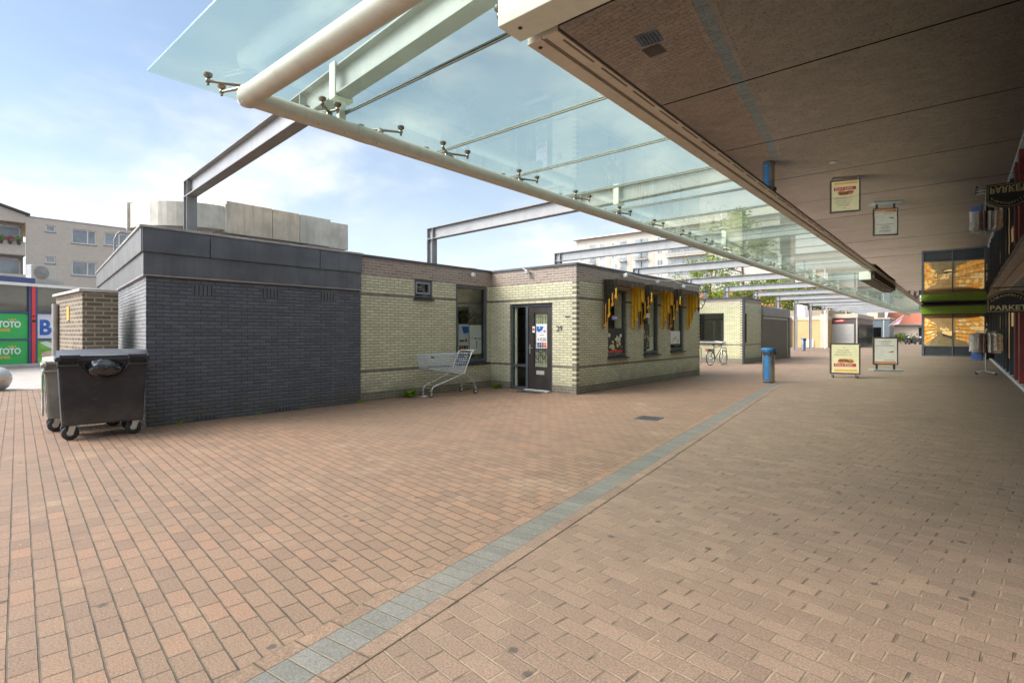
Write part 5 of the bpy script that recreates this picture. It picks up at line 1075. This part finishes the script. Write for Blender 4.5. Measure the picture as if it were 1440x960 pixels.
lamp('street_lamp', 'slim curved street lamp peeking over the corner shop roof', (-24.3,25.4,0), 5.75, (-.76,-.65,0), .7)
# ------------------------------------------------------------------ big apartment building far behind
bg = thing('apartment_tower', 'long pale apartment building with balconies rising far behind the shops', 'apartment block', (-60,125,0))
BY = 125; ZT = 27.6; ST = 2.85
M_bgwall = mat('pale_cream_brick', (.43,.405,.355), .9, var=.06, vs=.4); M_bgpink = mat('pale_pinkish_pier', (.45,.39,.33), .9, var=.05)
b = MB(); b.box(-82.5,-30,BY,BY+14,0,ZT-.3); b.build('wall', M_bgwall, bg); b = MB(); b.box(-83.3,-29.5,BY-.9,BY+14,ZT-.3,ZT); b.build('roof', M_cap, bg)
b = MB(); b.box(-66.5,-30,BY+3,BY+12,ZT,ZT+2.6); b.build('penthouse', M_bgwall, bg); b = MB(); [b.box(x,x+.7,BY-.06,BY-.001,0,ZT-3.3) for x in (-72.5,-66.3,-59.9,-45.5,-38)]; b.build('pier', M_bgpink, bg)
wm = MB(); wm.box(-.8,.8,-.06,0,0,1.55,0); wm.box(-.72,-.04,-.075,-.061,.08,1.47,1); wm.box(.04,.72,-.075,-.061,.08,1.47,1); wmesh = None
cols_w = [(-80.5,'w'),(-77.2,'b'),(-74.3,'w'),(-70.5,'w'),(-67.9,'b'),(-63.5,'b'),(-61.8,'b'),(-57.6,'w'),(-53.2,'B'),(-48.2,'B'),(-43.2,'w'),(-40.3,'w')]
wl = None; bl = None; BL = None
for fl_ in range(3, 9):
    z = ST*fl_+1.2
    for x, k in cols_w:
        if k == 'w':
            if wl is None: wl = wm.build('window', [M_white, M_aptglass], bg, local=True); o = wl
            else: o = wl.copy(); COL.objects.link(o)
            o.location = (x+60, 0, z)
        else:
            if k == 'b':
                if bl is None:
                    q = MB(); q.box(-.95,.95,-.03,-.001,-.9,1.5,1); q.box(-1.0,1.0,-.9,-.031,-1.05,-.9,0); q.box(-1.0,1.0,-.92,-.88,-.1,-.04,2); [q.box(-.98+.12*i,-.95+.12*i,-.915,-.885,-.9,-.1,2) for i in range(17)]; bl = q.build('balcony', [M_bgwall, M_aptglass, M_steel], bg, local=True); o = bl
                else: o = bl.copy(); COL.objects.link(o)
            else:
                if BL is None:
                    q = MB(); q.box(-2.4,2.4,-.03,-.001,-.9,1.5,1); q.box(-2.5,2.5,-1.1,-.031,-1.15,-.9,0); q.box(-2.5,2.5,-1.12,-1.08,-.12,-.05,2); q.box(-2.45,2.45,-1.105,-1.095,-.8,-.15,3); [q.box(-2.4+.8*i,-2.3+.8*i,-.07,-.031,-.9,1.5,0) for i in range(7)]; BL = q.build('balcony', [M_bgwall, M_aptglass, M_steel, M_greyprint], bg, local=True); o = BL
                else: o = BL.copy(); COL.objects.link(o)
            o.location = (x+60, 0, z)
# ------------------------------------------------------------------ trees behind the square
def tree(label, x, y, h, r, seed, n, m=M_leaf):
    rng = random.Random(seed); t = thing('street_tree', label, 'tree', (x,y,0), 0, 'trees behind the low buildings')
    b = MB(); b.tube([(x,y,0),(x+.1,y,h*.3),(x-.1,y+.1,h*.6),(x+.1,y,h*.88)], [.24,.19,.12,.04], 9); tips = []
    for i in range(16):
        z = h*rng.uniform(.28,.82); a = rng.uniform(0,2*PI); L = r*rng.uniform(.6,1.05)*(1.15-.7*abs(z/h-.5)); e = (x+math.cos(a)*L, y+math.sin(a)*L, z+h*.1*rng.uniform(.2,1.2)); mid = (x+math.cos(a)*L*.5, y+math.sin(a)*L*.5, z+h*.03)
        b.tube([(x,y,z-.3),mid,e], [.09,.06,.02], 6); tips += [e,mid]
    b.build('trunk', M_bark, t); b = MB()
    for e in tips:
        for k in range(4): leaves(b, (e[0]+rng.gauss(0,.7),e[1]+rng.gauss(0,.7),e[2]+rng.gauss(0,.5)), r*rng.uniform(.14,.3), n//(len(tips)*4), rng, .15, .7)
    for k in range(8): leaves(b, (x+rng.gauss(0,r*.3),y+rng.gauss(0,r*.3),h*rng.uniform(.7,1.0)), r*.25, n//50, rng, .15, .8)
    b.build('crown', m, t)
tree('tall loose crowned tree rising behind the second brick building', -19.6, 65, 15.5, 4.6, 31, 7500)
tree('shorter yellow green tree left of the tall one', -24.5, 68, 10.2, 3.6, 32, 5000)
tree('broad tree far right, above the ochre building', -17.0, 82, 9.5, 4.8, 33, 5000)
tree('thin tree behind the beams over the dark brick block', -14.8, 78, 8.5, 3.2, 34, 3500, M_leafdark)
# low housing closing the view behind the trees
lb_ = thing('low_housing', 'pale low housing block with red roof glimpsed between beams and trees', 'housing', (-25,100,0)); b = MB(); b.box(-48,-10,100,110,0,6.2); b.build('wall', M_creamwall, lb_); b = MB(); b.prism([(-48.5,99.5,6.2),(-48.5,105,9.4),(-48.5,110.5,6.2)], (39,0,0)); b.build('roof', M_roofred, lb_); 
for i in range(11):
    for z in (1.0,3.7): MB().box(-46+3.3*i,-44.4+3.3*i,99.96,99.999,z,z+1.5).build('window', M_aptglass, lb_)
# ------------------------------------------------------------------ world, sun, camera
W = bpy.data.worlds.new('World'); scene.world = W; W.use_nodes = True; nt = W.node_tree; nt.nodes.clear()
class NW(N):
    def __init__(s, w): s.t = w.node_tree
k = NW(W)
SUN_EL, SUN_AZ = math.radians(42), math.radians(222)      # azimuth clockwise from +Y
sky = k.n('ShaderNodeTexSky', sky_type='NISHITA'); sky.sun_disc = False; sky.sun_elevation = SUN_EL; sky.sun_rotation = SUN_AZ; sky.air_density = 1.0; sky.dust_density = .6; sky.ozone_density = 1.6
g = k.n('ShaderNodeTexCoord').outputs['Generated']; s = k.sep(g)
mp = k.n('ShaderNodeMapping'); k.set(mp.inputs[0], g); mp.inputs['Scale'].default_value = (1.0,1.0,2.2); mp.inputs['Rotation'].default_value = (.15,.1,.5)
c1 = k.noise(mp.outputs[0], 1.7, 7, .52, .15); c2 = k.noise(mp.outputs[0], 5.0, 5, .55, .1)
cm = k.math('ADD', k.math('MULTIPLY', c1, .78), k.math('MULTIPLY', c2, .22))
hor = k.math('SUBTRACT', 1., k.smooth(s[2], .0, .42))
fac = k.math('ADD', k.smooth(cm, .44, .70), k.math('MULTIPLY', hor, .42), clamp=True)
cloudc = k.mix(k.smooth(c2, .3, .7), (5.2,5.5,5.9), (6.9,7.0,7.2))
pale = k.mix(.14, sky.outputs[0], (4.6,5.3,6.2))
col = k.mix(k.math('MULTIPLY', fac, .88), pale, cloudc)
dt = k.n('ShaderNodeVectorMath', operation='DOT_PRODUCT'); k.set(dt.inputs[0], g); dt.inputs[1].default_value = (math.sin(SUN_AZ)*math.cos(SUN_EL), math.cos(SUN_AZ)*math.cos(SUN_EL), math.sin(SUN_EL))
glow = k.math('ADD', 1., k.math('MULTIPLY', k.smooth(dt.outputs['Value'], .70, .99), 5.0))   # unseen bright cloud added round the veiled sun as fill
glow = k.math('MULTIPLY', glow, k.math('ADD', 1., k.math('MULTIPLY', k.smooth(s[2], .45, .92), 1.15)))   # zenith brightened above the frame as added fill, overcast style
vm = k.n('ShaderNodeVectorMath', operation='SCALE'); k.set(vm.inputs[0], col); k.set(vm.inputs['Scale'], glow); col = k.mix(k.smooth(s[2], .42, .85), vm.outputs[0], k.mix(1., vm.outputs[0], (1.08,1.0,.86), 'MULTIPLY'))
col = k.mix(1., col, (1.035,1.0,.945), 'MULTIPLY')
bgn = k.n('ShaderNodeBackground'); k.set(bgn.inputs[0], col); bgn.inputs[1].default_value = .125; o = k.n('ShaderNodeOutputWorld'); k.t.links.new(bgn.outputs[0], o.inputs[0])
L = bpy.data.lights.new('sun', 'SUN'); L.energy = 1.5; L.angle = math.radians(26); L.color = (1.0,.90,.76); lo = bpy.data.objects.new('sun', L); COL.objects.link(lo)
dv = Vector((math.sin(SUN_AZ)*math.cos(SUN_EL), math.cos(SUN_AZ)*math.cos(SUN_EL), math.sin(SUN_EL))); lo.rotation_euler = dv.to_track_quat('Z', 'Y').to_euler(); lo.location = (0,-5,20)
cd = bpy.data.cameras.new('camera'); cam = bpy.data.objects.new('camera', cd); COL.objects.link(cam); scene.camera = cam
cam.location = (0,0,1.5); cam.rotation_euler = (PI/2, 0, .705); cd.sensor_width = 36; cd.lens = 36*743/1440; cd.shift_y = (467.5-480)/1440; cd.clip_start = .05; cd.clip_end = 1500
vs_ = scene.view_settings; vs_.view_transform = 'Standard'; vs_.look = 'None'; vs_.exposure = .72; vs_.gamma = 1; vs_.use_curve_mapping = False
scene.render.engine = 'CYCLES'; scene.cycles.max_bounces = 8; scene.cycles.transparent_max_bounces = 24; scene.cycles.use_denoising = True; scene.cycles.sample_clamp_indirect = 6
